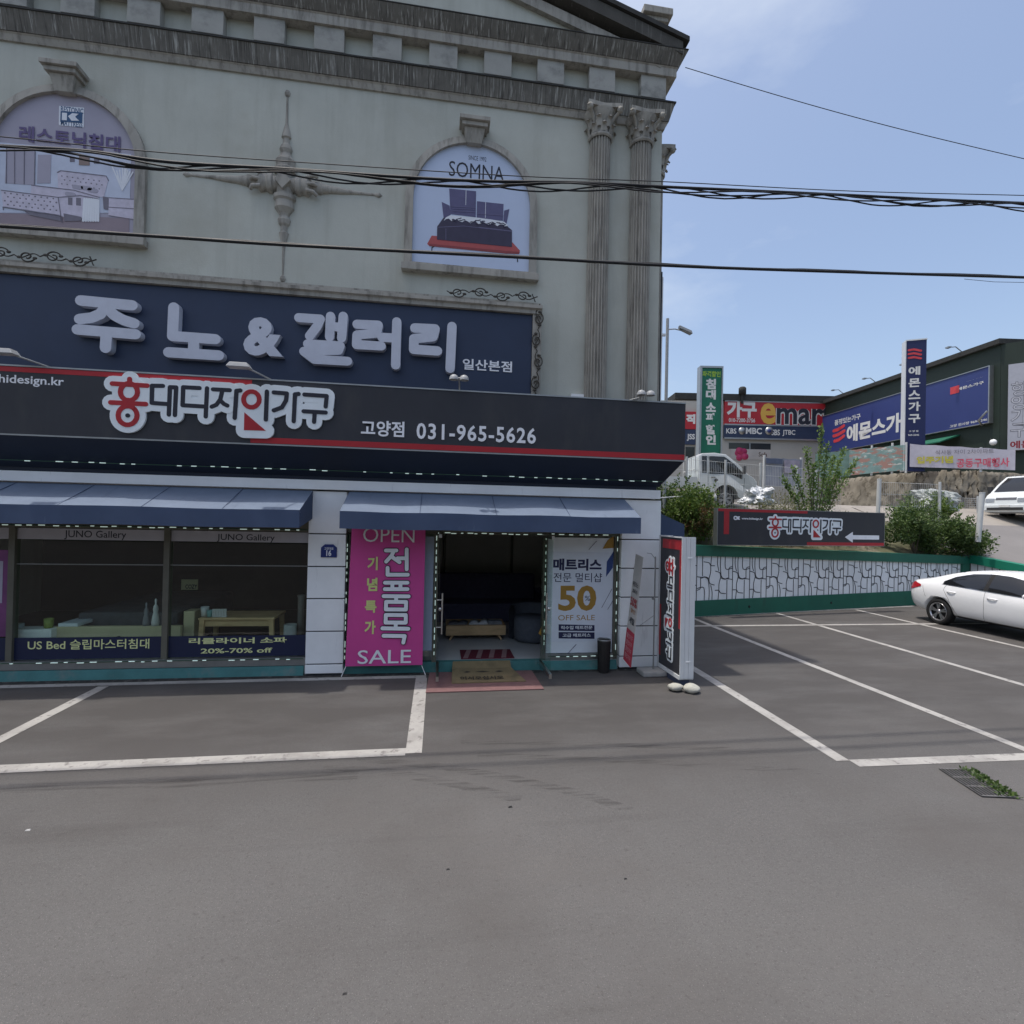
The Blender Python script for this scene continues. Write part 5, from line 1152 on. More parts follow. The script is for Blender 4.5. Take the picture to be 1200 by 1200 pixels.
# red-signed furniture store
DE = 44
a, c = atD(846, 520, DE), atD(1010, 520, DE); erz = math.atan2(c.y-a.y, c.x-a.x); FE = Frame((a.x, a.y, 0), erz)
es = thing('far_store', 'pale far store with a red sign band above a navy band of channel logos', 'store', (a.x, a.y, 0), erz)
X0, X1 = FE.loc(790, 520)[0], FE.loc(1025, 520)[0]; zr_ = FE.loc(900, 467)[1]
MB().box(X0, X1, 0, 14, 2.8, zr_-.3).build('wall', es, cream, local=True)
MB().box(X0-.1, X1, -.35, 14.2, zr_-.29, zr_+.25).build('roof', es, roof_m, local=True)
gr = FE.loc(854, 520)[0]
b = MB(); zs1, zs0 = FE.loc(900, 471.5)[1], FE.loc(900, 499)[1]; b.box(gr-.5, X1, -.25, -.002, zs0, zs1); b.build('red_board', es, red_m, local=True)
b = MB(); zn1, zn0 = FE.loc(900, 500)[1], FE.loc(900, 515)[1]; b.box(gr-.5, X1, -.25, -.002, zn0, zn1); b.build('navy_board', es, navy, local=True)
b = MB()
for z in (zs1, zs0, zn0): b.box(gr-.5, X1, -.27, -.251, z-.06, z+.06)
b.build('trim', es, alu, local=True)
et = lambda m, s, lb, rt, bold=.03, y=-.26, d=.0: (lambda mb: (text(mb, s, FE.box(lb, rt, y), y, bold, d), mb.build('lettering', es, m, local=True)))(MB())
ew = mat('bright_letters', (.62, .62, .60), .5, .03); ey = mat('amber_letters', (.62, .36, .06), .5, .03)
et(ew, '가구', (851.5, 489), (887, 470.5), .05); et(ey, 'e', (891, 497), (909.5, 472.5), .028); et(ew, 'mart', (909, 498), (977, 474), .05); et(ink, 'mart', (910, 497), (976, 475), .022, -.28); et(ew, '010-7200-3756', (854, 494.5), (885, 490.5), .02)
et(ew, 'KBS', (851, 508), (863, 502), .02); et(ew, 'MBC', (874, 508.5), (893, 501.5), .03); et(ew, 'SBS', (904, 510), (914, 503.5), .02); et(ew, 'JTBC', (917, 511), (932, 504), .02)
b = MB(); 
for px, r_, m_ in ((868, .30, 0), (899.5, .34, 0)):
    u, z = FE.loc(px, 505.5); MB().lathe([(.001, -.27), (r_, -.27), (r_, -.25)], (u, 0, z), 'y', 20).build('round_logo', es, alu, local=True)
u, z = FE.loc(899.5, 505.5); MB().lathe([(.001, -.285), (.17, -.285), (.17, -.271)], (u, 0, z), 'y', 16).build('round_logo', es, blue_b, local=True)
def win(px0, px1, y0, y1, m, name='window'):
    x0, x1, z0, z1 = FE.box((px0, y1), (px1, y0)); o = MB().box(x0, x1, -.03, -.001, z0, z1).build(name, es, m, local=True); return o
dg_ = mat('dark_glass', (.03, .035, .035), .12, .1, 1.)
w = win(854, 903, 520, 526, dg_); b = MB(); x0, x1, z0, z1 = FE.box((854, 526), (903, 520)); b.box((x0+x1)/2-.05, (x0+x1)/2+.05, -.05, -.031, z0, z1); b.build('frame', w, alu, local=True)
win(856, 903, 527, 538, mat('shop_sheet', (.42, .40, .38), .5, .15, .6), 'shop_front'); 
b = MB(); rr = random.Random(4)
for k in range(9): u, z = FE.loc(869+rr.uniform(-5, 5), 532+rr.uniform(-5, 5)); b.lathe([(.001, -.04-.001*k), (.28, -.04-.001*k), (.28, -.031)], (u, 0, z), 'y', 12)
b.build('flower_print', es, mat('flower_pink', (.42, .04, .12), .6, .2, 3), local=True)
et(mat('brown_ink', (.1,.06,.05), .6), 'Sofa', (889, 535), (899, 530), .02, -.035)
# second red and navy board left of the green sign, seen past the shop corner
a2, c2_ = atD(800, 500, 36), atD(820.5, 500, 36); F2 = Frame((a2.x, a2.y, 0), math.atan2(c2_.y-a2.y, c2_.x-a2.x))
ls = thing('side_store', 'pale store with a red and navy board just left of the green pylon', 'store', tuple(F2.o), F2.rz)
x0, x1, z0, z1 = F2.box((796, 560), (818, 470)); MB().box(x0-4, x1, 0, 5, 2.9, z1).build('wall', ls, cream, local=True)
x0, x1, z0, z1 = F2.box((796, 503), (815, 483)); MB().box(x0-2, x1, -.15, -.002, z0, z1).build('red_board', ls, red_m, local=True)
x0_, x1_, z0_, z1_ = F2.box((796, 521), (814.5, 504)); MB().box(x0_-2, x1_, -.15, -.002, z0_, z1_).build('navy_board', ls, navy, local=True)
t = MB(); text(t, '직', F2.box((803, 497), (814, 486)), -.155, .06); text(t, 'JSS', F2.box((804, 517), (813.5, 509)), -.155, .03); t.build('lettering', ls, ew, local=True)
x0, x1, z0, z1 = F2.box((803, 537), (814, 524)); o = MB().box(x0, x1, -.03, -.002, z0, z1).build('window', ls, dg_, local=True)
MB().box(F2.loc(816.2, 500)[0], F2.loc(818, 500)[0], -.2, -.002, 2.9, F2.loc(817, 478)[1]).build('pilaster', ls, mat('ochre', (.38, .28, .12), .7), local=True)
# green vertical sign
a, c = atD(819.5, 480, 26), atD(846.5, 480, 26); FG = Frame((a.x, a.y, 0), math.atan2(c.y-a.y, c.x-a.x)); gw = (Vector((c.x, c.y, 0))-FG.o).length
gs = thing('pylon_sign', 'tall green vertical sign with white Korean letters behind the white truck', 'sign', tuple(FG.o), FG.rz)
zg1, zg0 = FG.loc(832, 429)[1], FG.loc(832, 522)[1]; zgb = zg0-2.4
MB().box(.10, gw-.07, 0, .35, zgb, zg1-.1).build('board', gs, mat('sign_green', (.008, .13, .075), .5, .06, 2), local=True)
b = MB(); b.box(0, .098, -.05, .4, zgb, zg1); b.box(gw-.068, gw, -.05, .4, zgb, zg1); b.box(.099, gw-.069, -.05, .4, zg1-.098, zg1); b.build('frame', gs, alu, local=True)
MB().box(.3, gw-.3, .1, .25, 3.2, zgb-.002).build('post', gs, alu, local=True)
t = MB()
for ch, y0, y1 in (('침', 456, 444), ('대', 468, 457), ('소', 482.5, 472), ('파', 494, 484), ('할', 509, 498), ('인', 521, 510)): text(t, ch, FG.box((827, y0), (839, y1)), -.004, .05)
t.build('lettering', gs, ew, local=True); t = MB(); text(t, '파격할인', FG.box((823, 441.5), (844.5, 435)), -.004, .03); t.build('lettering', gs, mat('sign_lime', (.30, .46, .04), .5), local=True)
# dark green furniture hall with the blue billboard, facade running away from the viewer
pN, pF = atD(1172, 470, 28.6), atD(936, 515, 47.5)
hrz = math.atan2(pN.y-pF.y, pN.x-pF.x); FH = Frame((pF.x, pF.y, 0), hrz); hl = (Vector((pN.x, pN.y, 0))-FH.o).length
hall = thing('furniture_hall', 'dark green furniture hall carrying a long navy billboard', 'store', tuple(FH.o), hrz)
zr2 = atD(1100, 433, 33.5).z
b = MB().box(0, hl, 0, 14, 4.6, zr2); b.build('wall', hall, dgreen, local=True); MB().box(-.15, hl+.15, -.25, 14.2, zr2+.001, zr2+.28).build('roof', hall, roof_m, local=True)
bx0 = FH.loc(941, 500)[0]; bx1 = FH.loc(1163, 470)[0]; zb1 = (FH.loc(1163, 433)[1] + FH.loc(945, 493)[1])/2; zb0 = (FH.loc(1163, 498)[1] + FH.loc(945, 534)[1])/2
MB().box(bx0, bx1, -.22, -.002, zb0, zb1).build('billboard', hall, blue_b, local=True)
b = MB()
for (q0, q1, r0, r1) in ((bx0-.05, bx0-.002, zb0-.05, zb1+.05), (bx1+.002, bx1+.07, zb0-.05, zb1+.05), (bx0, bx1, zb0-.05, zb0-.002), (bx0, bx1, zb1+.002, zb1+.05)): b.box(q0, q1, -.26, -.003, r0, r1)
b.build('billboard_frame', hall, alu, local=True)
def ht(s, lb, rt, m, bold=.03):
    mb = MB(); text(mb, s, FH.box(lb, rt, -.225), -.228, bold); mb.build('lettering', hall, m, local=True)
ht('에몬스가구', (992, 519), (1075, 478), ew, .04); ht('품평있는가구', (978, 499), (1008.5, 484), ew, .02); ht('에몬스가구', (1122, 458), (1153, 446), ew, .03); ht('Since 1979', (1133, 447), (1152, 441.5), ew); ht('고양 전시장 969-2246', (1113, 501.5), (1157, 489.5), ew, .02); ht('www.emons.co.kr', (943, 500), (963, 492), ew)
b = MB()
for k, (p0, p1_) in enumerate((((977, 505), (989, 499)), ((977, 511), (989.5, 505)), ((978, 517), (989, 511)))): b.strokes([[FH.loc(*p0, -.22), FH.loc(p0[0]+5, p0[1]-1.5, -.22), FH.loc(*p1_, -.22)]], .13, -.235, -.222)
u, z = FH.loc(1119, 457, -.22); b.box(u-.3, u+.3, -.235, -.222, z-.22, z+.22)
b.build('red_logo', hall, mat('logo_red', (.55, .05, .06), .5), local=True)
b = MB().sweepx([(0, 0), (-1.2, -.45), (-1.2, -.52), (0, -.1)], 0, 6.2); b.v = [(x+bx1-8.2, y-.01, z+zb0-.35) for x, y, z in b.v]; b.build('canopy', hall, mat('green_canopy', (.012, .12, .07), .6, .1), local=True)
b = MB()
for k in range(5):
    u = bx0+2+k*3.5; b = MB(); b.tube([(u, -.1, zr2+.3), (u, -.5, zr2+.6), (u, -.9, zr2+.55)], .03, 5); b.box(u-.12, u+.12, -1.05, -.85, zr2+.5, zr2+.58); b.build('floodlight', hall, alu, local=True)
b = MB(); b.tube([(bx1-.4, -.2, zb0-.1), (bx1-.1, -.7, zb0+.1), (bx1+.2, -.5, zb0+.6)], .06, 6); b.build('floodlight', hall, alu, local=True)
b = MB().lathe([(.001, -.3), (.15, -.28), (.17, -.2), (.15, -.12), (.001, -.1)], (FH.loc(1168, 518, -.2)[0]-.1, -.1, FH.loc(1168, 518, -.2)[1]), 'y', 20); b.build('round_lamp', hall, clad, local=True)
# front gable face with the pale vertical signboard
pR = atD(1235, 470, 27.2); grz = math.atan2(pR.y-pN.y, pR.x-pN.x); FV = Frame((pN.x, pN.y, 0), grz)
x0, x1 = .02, 9.
b = MB().box(0, x1, .0, 6, 4.6, zr2-.002); b.v = [(FV.world(*p) - FH.o) for p in b.v]; b.v = [(p.dot(FH.ex)+.02, p.dot(FH.ey), p.z) for p in b.v]; b.build('front_wing', hall, dgreen, local=True)
vb = thing('wall_sign', 'pale grey vertical signboard with outlined Korean letters on the dark green hall', 'sign', (pN.x, pN.y, 0), grz)
a0_, a1_, z0, z1 = FV.box((1180.5, 528), (1203, 425), -.2); a1_ = a0_+2.2
MB().box(a0_, a1_, -.30, -.004, z0, z1).build('board', vb, mat('pale_board', (.38, .39, .44), .6, .05), local=True)
t = MB(); zz = [z1-(z1-z0)*q for q in (.22, .38, .54, .70, .86)]
for ch, z in zip('향양가구', zz): text(t, ch, (a0_+.10, a0_+.80, z-.75, z+.05), -.303, .03)
t.build('letter_outline', vb, mat('mid_grey', (.15, .15, .17), .6), local=True); t = MB()
for ch, z in zip('향양가구', zz): text(t, ch, (a0_+.13, a0_+.77, z-.72, z+.02), -.306, -.005)
t.build('lettering', vb, mat('pale_letters', (.48, .49, .53), .6), local=True)
t = MB(); text(t, '에몬스', (a0_+.1, a0_+1.4, z0+.08, z0+.5), -.303, .03); t.build('lettering', vb, mat('maroon_ink', (.22, .02, .03), .6), local=True)
u = MB().lathe([(.001, -.305), (.2, -.305), (.2, -.301)], (a0_+.9, 0, z1-.6), 'y', 16); u.build('emblem', vb, mat('rose_print', (.5,.2,.2), .6), local=True)
# tall navy pylon
a, c = atD(1060.5, 470, 24.5), atD(1085, 470, 24.2); FY = Frame((a.x, a.y, 0), math.atan2(c.y-a.y, c.x-a.x)); yw = (Vector((c.x, c.y, 0))-FY.o).length
ys_ = thing('pylon_sign', 'tall navy pylon with white side and vertical Korean letters in front of the billboard', 'sign', tuple(FY.o), FY.rz)
zy1, zy0 = FY.loc(1072, 398)[1], FY.loc(1072, 530)[1]
MB().box(.02, yw, -.0, .50, zy0-.9, zy1-.04).build('board', ys_, mat('pylon_navy', (.012, .018, .075), .45, .05), local=True)
sl = FY.ex*(-.0); bw_ = .62
b = MB(); b.hexa([(-.02, .50, zy0-.9), (-.02, -.02, zy0-.9), (.018, -.02, zy0-.9), (.018, .52, zy0-.9), (-.02, .50, zy1), (-.02, -.02, zy1), (.018, -.02, zy1), (.018, .52, zy1)]); b.box(.02, yw+.02, -.02, .52, zy1-.039, zy1+.02); b.build('white_side', ys_, ribm, local=True)
t = MB()
for ch, y0, y1 in (('에', 440, 429), ('몬', 454, 443), ('스', 468, 457), ('가', 482, 470.5), ('구', 496, 485)): text(t, ch, FY.box((1064.5, y0), (1078.5, y1)), -.004, .035)
text(t, '고 양 점', FY.box((1065, 506.5), (1076, 504)), -.004, .02); text(t, '969-2246', FY.box((1064, 511), (1077, 508.5)), -.004, .02); t.build('lettering', ys_, ew, local=True)
b = MB()
for k in range(3): b.strokes([[FY.loc(1065, 410.5+k*4.5), FY.loc(1071, 409.5+k*4.5), FY.loc(1079, 411+k*4.5)]], .048, -.012, -.002)
b.build('red_logo', ys_, mat('logo_red', (0,0,0)), local=True)
# stone bank, hoarding, banner
bank = mat('stone_bank', (.20, .18, .145), .95, .25, 1.5, bump=1., bscale=9); layer(bank, (.07, .06, .045), nscale=2.2, lo=.5, hi=.58, amount=.8, detail=12)
A = [atD(975, 565, 30), atD(1050, 560, 25.2), atD(1105, 560, 23.5), atD(1150, 560, 23.2), atD(1215, 560, 24.5)]; mb = MB(); n_ = 0; rr = random.Random(5); top = []
seg = []
for p, q in zip(A[:-1], A[1:]):
    for k in range(26): seg.append(p.lerp(q, k/26))
for i, p in enumerate(seg):
    back = Vector((p.x, p.y, 0)).normalized(); zt2 = atD(1100, 551, 24).z
    for j in range(9):
        u = j/8; mb.v.append((p.x+back.x*(u*.9+rr.uniform(-.13, .13)), p.y+back.y*(u*.9+rr.uniform(-.13, .13)), 3.2+(zt2-3.2)*u+rr.uniform(-.05, .05)))
    mb.v.append((p.x+back.x*25, p.y+back.y*25, zt2))
for i in range(len(seg)-1):
    for j in range(9): mb.f.append([i*10+j, (i+1)*10+j, (i+1)*10+j+1, i*10+j+1]); mb.mi.append(0); mb.sm.append(True)
struct(mb.build('stone_bank', None, bank))
def sheet_between(px0, px1, yt0, yb0, yt1, yb1, D0, D1, name, label, cat, m, letters=(), posts=()):
    a, c = atD(px0, yb0, D0), atD(px1, yb1, D1); rz_ = math.atan2(c.y-a.y, c.x-a.x); F = Frame((a.x, a.y, 0), rz_); w = (Vector((c.x, c.y, 0))-F.o).length
    t = thing(name, label, cat, (a.x, a.y, 0), rz_); za0, za1 = F.loc(px0, yb0)[1], F.loc(px0, yt0)[1]; zc0, zc1 = F.loc(px1, yb1)[1], F.loc(px1, yt1)[1]; mb = MB(); n_ = 16
    v = []
    for i in range(n_+1):
        u = i/n_; dy = .03*math.sin(u*14)
        for y in (0, .012): v += [(w*u, dy+y, za0+(zc0-za0)*u), (w*u, dy+y, za1+(zc1-za1)*u - .03*math.sin(u*math.pi*4)**2)]
    mb.add(v, [f for i in range(n_) for f in ((4*i, 4*i+4, 4*i+5, 4*i+1), (4*i+2, 4*i+3, 4*i+7, 4*i+6), (4*i+1, 4*i+5, 4*i+7, 4*i+3), (4*i, 4*i+2, 4*i+6, 4*i+4))], False); mb.build('sheet', t, m, local=True)
    for s, lb, rt, mm, bold in letters: tm = MB(); text(tm, s, F.box(lb, rt, -.05), -.05, bold); tm.build('lettering', t, mm, local=True)
    for pxp, y0, y1 in posts: x = F.loc(pxp, y0)[0]; MB().tube([(x, .08, F.loc(pxp, y0)[1]), (x, .08, F.loc(pxp, y1)[1])], .05, 8).build('post', t, wpaint, local=True)
    return t, F
sheet_between(1066, 1190, 520, 547, 527, 551, 24.3, 22.6, 'fence_banner', 'pale banner with yellow and red Korean letters along the top of the stone bank', 'banner', mat('pale_banner', (.46, .44, .50), .7, .06),
  (('식사동 자이 2차아파트', (1096, 533), (1165, 525.5), mat('grey_ink', (.16, .15, .18), .6), .0), ('입주기념', (1074, 543.5), (1117, 534), mat('yellow_ink', (.46, .42, .06), .6), .05), ('공동구매행사', (1121, 548), (1183, 536), mat('rose_ink', (.55, .08, .13), .6), .02)), ((1062, 554, 518), (1150, 553, 524)))
camo = mat('patterned_net', (.16, .25, .24), .8, .2, 3); layer(camo, (.30, .16, .13), scale=(1, 1, 3), nscale=1.3, lo=.5, hi=.55, amount=.9, detail=3); layer(camo, (.45, .48, .45), scale=(1, 1, 4), nscale=1.9, lo=.58, hi=.61, amount=.8, detail=3)
sheet_between(995, 1060, 527, 557, 521, 551, 27, 24.4, 'patterned_net', 'teal and red patterned netting strung on white posts left of the pale banner', 'netting', camo, (), ((1020, 557, 522), (1044, 555, 519)))
sheet_between(955, 996, 532, 560, 527, 558, 29, 27.1, 'green_net', 'dull green netting on a white post behind the sapling', 'netting', mat('green_net', (.10, .17, .15), .9, .25, 3), (), ((957, 560, 537),))
t, F = sheet_between(897, 940, 536, 570, 538, 570, 21, 21.4, 'hoarding', 'grey hoarding with a faded photo panel behind the weeds', 'hoarding', mat('grey_hoarding', (.27, .28, .32), .7, .2, 2), (), ((896.5, 575, 533), (940, 572, 536)))
x0, x1, z0, z1 = F.box((919, 554), (937, 540), -.05); MB().box(x0, x1, -.06, -.045, z0, z1).build('photo_panel', t, mat('faded_print', (.34, .30, .36), .6, .35, 2.2), local=True)
x0, x1, z0, z1 = F.box((898, 543), (917, 538), -.05); MB().box(x0, x1, -.06, -.045, z0, z1).build('top_strip', t, mat('slate_strip', (.10, .12, .18), .6), local=True)
# street lamp behind the shop corner
c = atD(780.5, 470, 14.5); b1 = atD(780.5, 373, 14.5); lp = thing('street_lamp', 'slim grey street lamp reaching out from behind the shop corner', 'street lamp', (c.x, c.y, 1.8))
MB().tube([(c.x, c.y, 1.7), (c.x, c.y, b1.z)], .052, 12, True, .042).build('pole', lp, mat('lamp_grey', (.36, .38, .40), .5, .06))
e1_, e2_ = atD(783, 386, 14.5), atD(799, 387.5, 14.5); MB().tube([e1_, e1_.lerp(e2_, .5)+Vector((0, 0, .03)), e2_], .018, 8).build('arm', lp, mat('lamp_grey', (0,0,0)))
mb = MB(); p = e2_; v = [(-.05, -.07, .02), (.17, -.09, -.02), (.17, .09, -.02), (-.05, .07, .02), (-.05, -.05, .09), (.16, -.06, .05), (.16, .06, .05), (-.05, .05, .09)]
vv = [tuple(p + CR*(a*1.6) + Vector((0, b_, c_*1.3-a*.5))) for a, b_, c_ in v]; mb.hexa(vv); mb.build('lamp_head', lp, mat('lamp_head', (.20, .22, .24), .4), bevel=.01)
# distant roof clutter
c = atD(870, 459, 43.6); one(MB().tube([(c.x, c.y, c.z-1.0), c], .10, 8).lathe([(.001, 0), (.3, 0), (.3, .5), (.2, .6), (.001, .6)], (c.x, c.y, c.z-.2), n=12), 'roof_vent', roof_m, 'small dark vent on the roof of the far red signed store', 'vent')
# far low trees behind the buildings
for px, py_, D, r, lab in ((803, 472, 60, (2.6, 2.2, 1.2), 'far hazy tree crown over the side store roof'), (1010, 486, 70, (4, 3, 1.6), 'far tree crown behind the dark green hall')):
    c = atD(px, py_, D); t = thing('tree', lab, 'tree', (c.x, c.y, 3.2)); mb = MB(); blob_foliage(mb, (c.x, c.y, c.z-r[2]), r, 900, .5); mb.build('crown', t, lf3); MB().tube([(c.x, c.y, 3.1), (c.x, c.y, c.z-r[2]*.6)], .2, 8, True, .08).build('trunk', t, bark)
# ------------------------------------------------------------------ vehicles
car_w = mat('white_car_paint', (.82, .83, .84), .25, .02, 3, coat=.5, spec=.5)
car_gl = mat('car_glass', (.010, .011, .013), .06, .05, spec=.6)
tail_m = mat('tail_lamp', (.36, .012, .022), .15, .1, 9, coat=.5); seam = mat('panel_gap', (.03, .03, .03), .7); chrome = mat('chrome', (.62, .62, .62), .15, .05, metal=1.)
rimm = mat('rim_metal', (.48, .48, .50), .28, .06, metal=.9); rimd = mat('rim_dark', (.03, .03, .032), .4); lampg = mat('headlamp', (.26, .28, .30), .12, .15, 20, coat=.6)
plate_w = mat('number_plate', (.60, .60, .58), .5)
def loft(st):
    mb = MB(); k = None
    for s_ in st:
        x, pts = s_; ring = [(x, -w, z) for w, z in pts] + [(x, w, z) for w, z in reversed(pts) if w > 1e-6]
        if k is None: k = len(ring)
        mb.v += ring
    n_ = len(st)
    for i in range(n_-1):
        for j in range(k): mb.f.append([i*k+j, i*k+(j+1) % k, (i+1)*k+(j+1) % k, (i+1)*k+j]); mb.mi.append(0); mb.sm.append(True)
    for e_, rev in ((0, False), (n_-1, True)):
        h_ = (k+0)//2
        idx = [e_*k+j for j in range(k)]; f = idx if not rev else idx[::-1]
        mb.f.append(f); mb.mi.append(0); mb.sm.append(True)
    return mb
def finish_body(o, cutters, sub=2):
    if sub: m_ = o.modifiers.new('s', 'SUBSURF'); m_.levels = sub; m_.render_levels = sub
    tmp = []
    for cmb in cutters:
        c = cmb.build('cutter', None, None); tmp.append(c); c.parent = o.parent; bm_ = o.modifiers.new('b', 'BOOLEAN'); bm_.operation = 'DIFFERENCE'; bm_.object = c; bm_.solver = 'EXACT'
    for q_ in [o]+tmp:
        bmn = bmesh.new(); bmn.from_mesh(q_.data); bmesh.ops.remove_doubles(bmn, verts=bmn.verts, dist=1e-5); bmesh.ops.recalc_face_normals(bmn, faces=bmn.faces); bmn.to_mesh(q_.data); bmn.free()
    dg = bpy.context.evaluated_depsgraph_get(); dg.update(); me = bpy.data.meshes.new_from_object(o.evaluated_get(dg)); old = o.data; o.modifiers.clear(); o.data = me; bpy.data.meshes.remove(old)
    for c in tmp: d = c.data; bpy.data.objects.remove(c); bpy.data.meshes.remove(d)
    bm_ = bmesh.new(); bm_.from_mesh(o.data); bmesh.ops.recalc_face_normals(bm_, faces=bm_.faces); bm_.to_mesh(o.data)
    t = BVHTree.FromBMesh(bm_); bm_.free(); return t
def project(mb, bvh, P, d, off=.006):
    """a grid of points (rows) dropped on the body along d"""
    rows = len(P); cols = len(P[0]); ok = {}; v = []
    for r_ in P:
        for p in r_:
            p = Vector(p); h_, nrm, _, _ = bvh.ray_cast(p - Vector(d)*3, Vector(d))
            if h_ is None: h_ = p; nrm = -Vector(d)
            if nrm.dot(Vector(d)) > 0: nrm = -nrm
            v.append(h_ + nrm*off)
    mb.add(v, [(i*cols+j, i*cols+j+1, (i+1)*cols+j+1, (i+1)*cols+j) for i in range(rows-1) for j in range(cols-1)], True)
def side_patch(mb, bvh, x0, x1, lo, hi, s, n_=14, m_=5, off=.006):
    P = [[(x0+(x1-x0)*j/n_, 0, lo(x0+(x1-x0)*j/n_)+(hi(x0+(x1-x0)*j/n_)-lo(x0+(x1-x0)*j/n_))*i/m_) for j in range(n_+1)] for i in range(m_+1)]
    project(mb, bvh, P, (0, -s, 0), off)
def poly_side(mb, bvh, lower, upper, s, n_=24, m_=6, off=.006):
    def f(T):
        def g(x):
            for a, b_ in zip(T[:-1], T[1:]):
                if a[0] <= x <= b_[0]: return a[1]+(b_[1]-a[1])*(x-a[0])/max(1e-6, b_[0]-a[0])
            return T[-1][1] if x > T[-1][0] else T[0][1]
        return g
    side_patch(mb, bvh, lower[0][0], lower[-1][0], f(lower), f(upper), s, n_, m_, off)
def seam_line(mb, bvh, pts, s, w=.006, off=.003):
    P = []
    for a, b_ in zip(pts[:-1], pts[1:]):
        for k in range(7): P.append((a[0]+(b_[0]-a[0])*k/6, a[1]+(b_[1]-a[1])*k/6))
    rows = []
    for q in (-1, 1):
        r_ = []
        for i, p in enumerate(P):
            a = P[max(0, i-1)]; b_ = P[min(len(P)-1, i+1)]; dx, dz = b_[0]-a[0], b_[1]-a[1]; L = math.hypot(dx, dz) or 1
            r_.append((p[0]-dz/L*w/2*q, 0, p[1]+dx/L*w/2*q))
        rows.append(r_)
    project(mb, bvh, rows, (0, -s, 0), off)
def wheel(par, x, y, r, s, name='wheel', spokes=5, wd=.205):
    o = MB().lathe([(r*.62, -wd/2*s), (r*.9, -wd/2*s), (r, -wd*.36*s), (r, wd*.36*s), (r*.955, wd*.47*s), (r*.80, wd/2*s), (r*.70, wd*.46*s), (r*.68, wd*.3*s), (r*.62, -wd/2*s)], (x, y, r), 'y', 40).build(name, par, rubber, local=True)
    rm = MB(); rm.lathe([(r*.67, wd*.30*s), (r*.705, wd*.47*s), (r*.665, wd*.475*s), (r*.63, wd*.28*s)], (x, y, r), 'y', 40)
    for k in range(spokes):
        for tw in (-.16, .16):
            a = 2*math.pi*k/spokes + .3 + tw; a2 = 2*math.pi*k/spokes+.3+tw*.45
            p0 = (x+r*.12*math.cos(a2), r+r*.12*math.sin(a2)); p1_ = (x+r*.65*math.cos(a), r+r*.65*math.sin(a)); dx, dz = p1_[0]-p0[0], p1_[1]-p0[1]; L = math.hypot(dx, dz); nx_, nz_ = -dz/L*r*.055, dx/L*r*.055
            yo = y+wd*.44*s; yi = y+wd*.30*s
            rm.hexa([(p0[0]-nx_, yi, p0[1]-nz_), (p0[0]+nx_, yi, p0[1]+nz_), (p1_[0]+nx_, yi, p1_[1]+nz_), (p1_[0]-nx_, yi, p1_[1]-nz_), (p0[0]-nx_, yo-.01*s, p0[1]-nz_), (p0[0]+nx_, yo-.01*s, p0[1]+nz_), (p1_[0]+nx_, yo, p1_[1]+nz_), (p1_[0]-nx_, yo, p1_[1]-nz_)])
    rm.lathe([(.001, wd*.45*s), (r*.16, wd*.44*s), (r*.18, wd*.28*s)], (x, y, r), 'y', 20); rm.build('rim', o, rimm, local=True)
    MB().lathe([(.001, wd*.06*s), (r*.66, wd*.06*s)], (x, y, r), 'y', 30).build('rim_back', o, rimd, local=True)
    return o
CAR = thing('sedan', 'white four door sedan parked in the bay by the retaining wall', 'car', (13.50, 12.32, 0), -math.pi/2)
def st(x, zb, w0, w1, w2, zbelt, w3, zs, w4, zr, w5): return (x, [(0, zb), (w0, zb), (w1, zb+.13), (w2, (zb+.13+zbelt)/2+.06), (w3, zbelt), (w4, zs), (w5, zr), (0, zr+.012)])
body = loft([st(.0, .46, .42, .55, .60, .92, .54, .985, .48, 1.0, .32), st(.06, .36, .60, .72, .77, .94, .70, 1.03, .60, 1.055, .4), st(.22, .28, .72, .83, .86, .96, .80, 1.06, .68, 1.085, .45), st(.55, .24, .76, .865, .895, .985, .84, 1.11, .70, 1.16, .47),
  st(.85, .23, .77, .87, .90, .985, .85, 1.21, .67, 1.27, .46), st(1.25, .22, .77, .87, .90, .98, .86, 1.33, .63, 1.39, .44), st(1.75, .22, .77, .87, .895, .965, .86, 1.405, .60, 1.46, .42), st(2.3, .22, .77, .87, .89, .945, .86, 1.41, .59, 1.47, .41),
  st(2.85, .22, .77, .87, .89, .92, .86, 1.33, .60, 1.40, .42), st(3.3, .22, .77, .87, .89, .90, .86, 1.12, .65, 1.18, .45), st(3.6, .22, .77, .87, .89, .88, .85, .97, .72, 1.01, .5), st(4.0, .23, .75, .86, .88, .83, .82, .88, .70, .92, .48),
  st(4.35, .25, .68, .79, .81, .74, .75, .80, .62, .83, .42), st(4.5, .30, .55, .66, .68, .64, .62, .70, .52, .72, .36), st(4.56, .38, .40, .5, .53, .55, .48, .60, .4, .62, .28)])
bo = body.build('body', CAR, car_w, local=True)
WR = .325
cut = [MB().lathe([(0, -.35), (WR+.05, -.35), (WR+.05, .35), (0, .35)], (x, s*.85, WR+.01), 'y', 40) for x in (.95, 3.62) for s in (-1, 1)]
bvh = finish_body(bo, cut)
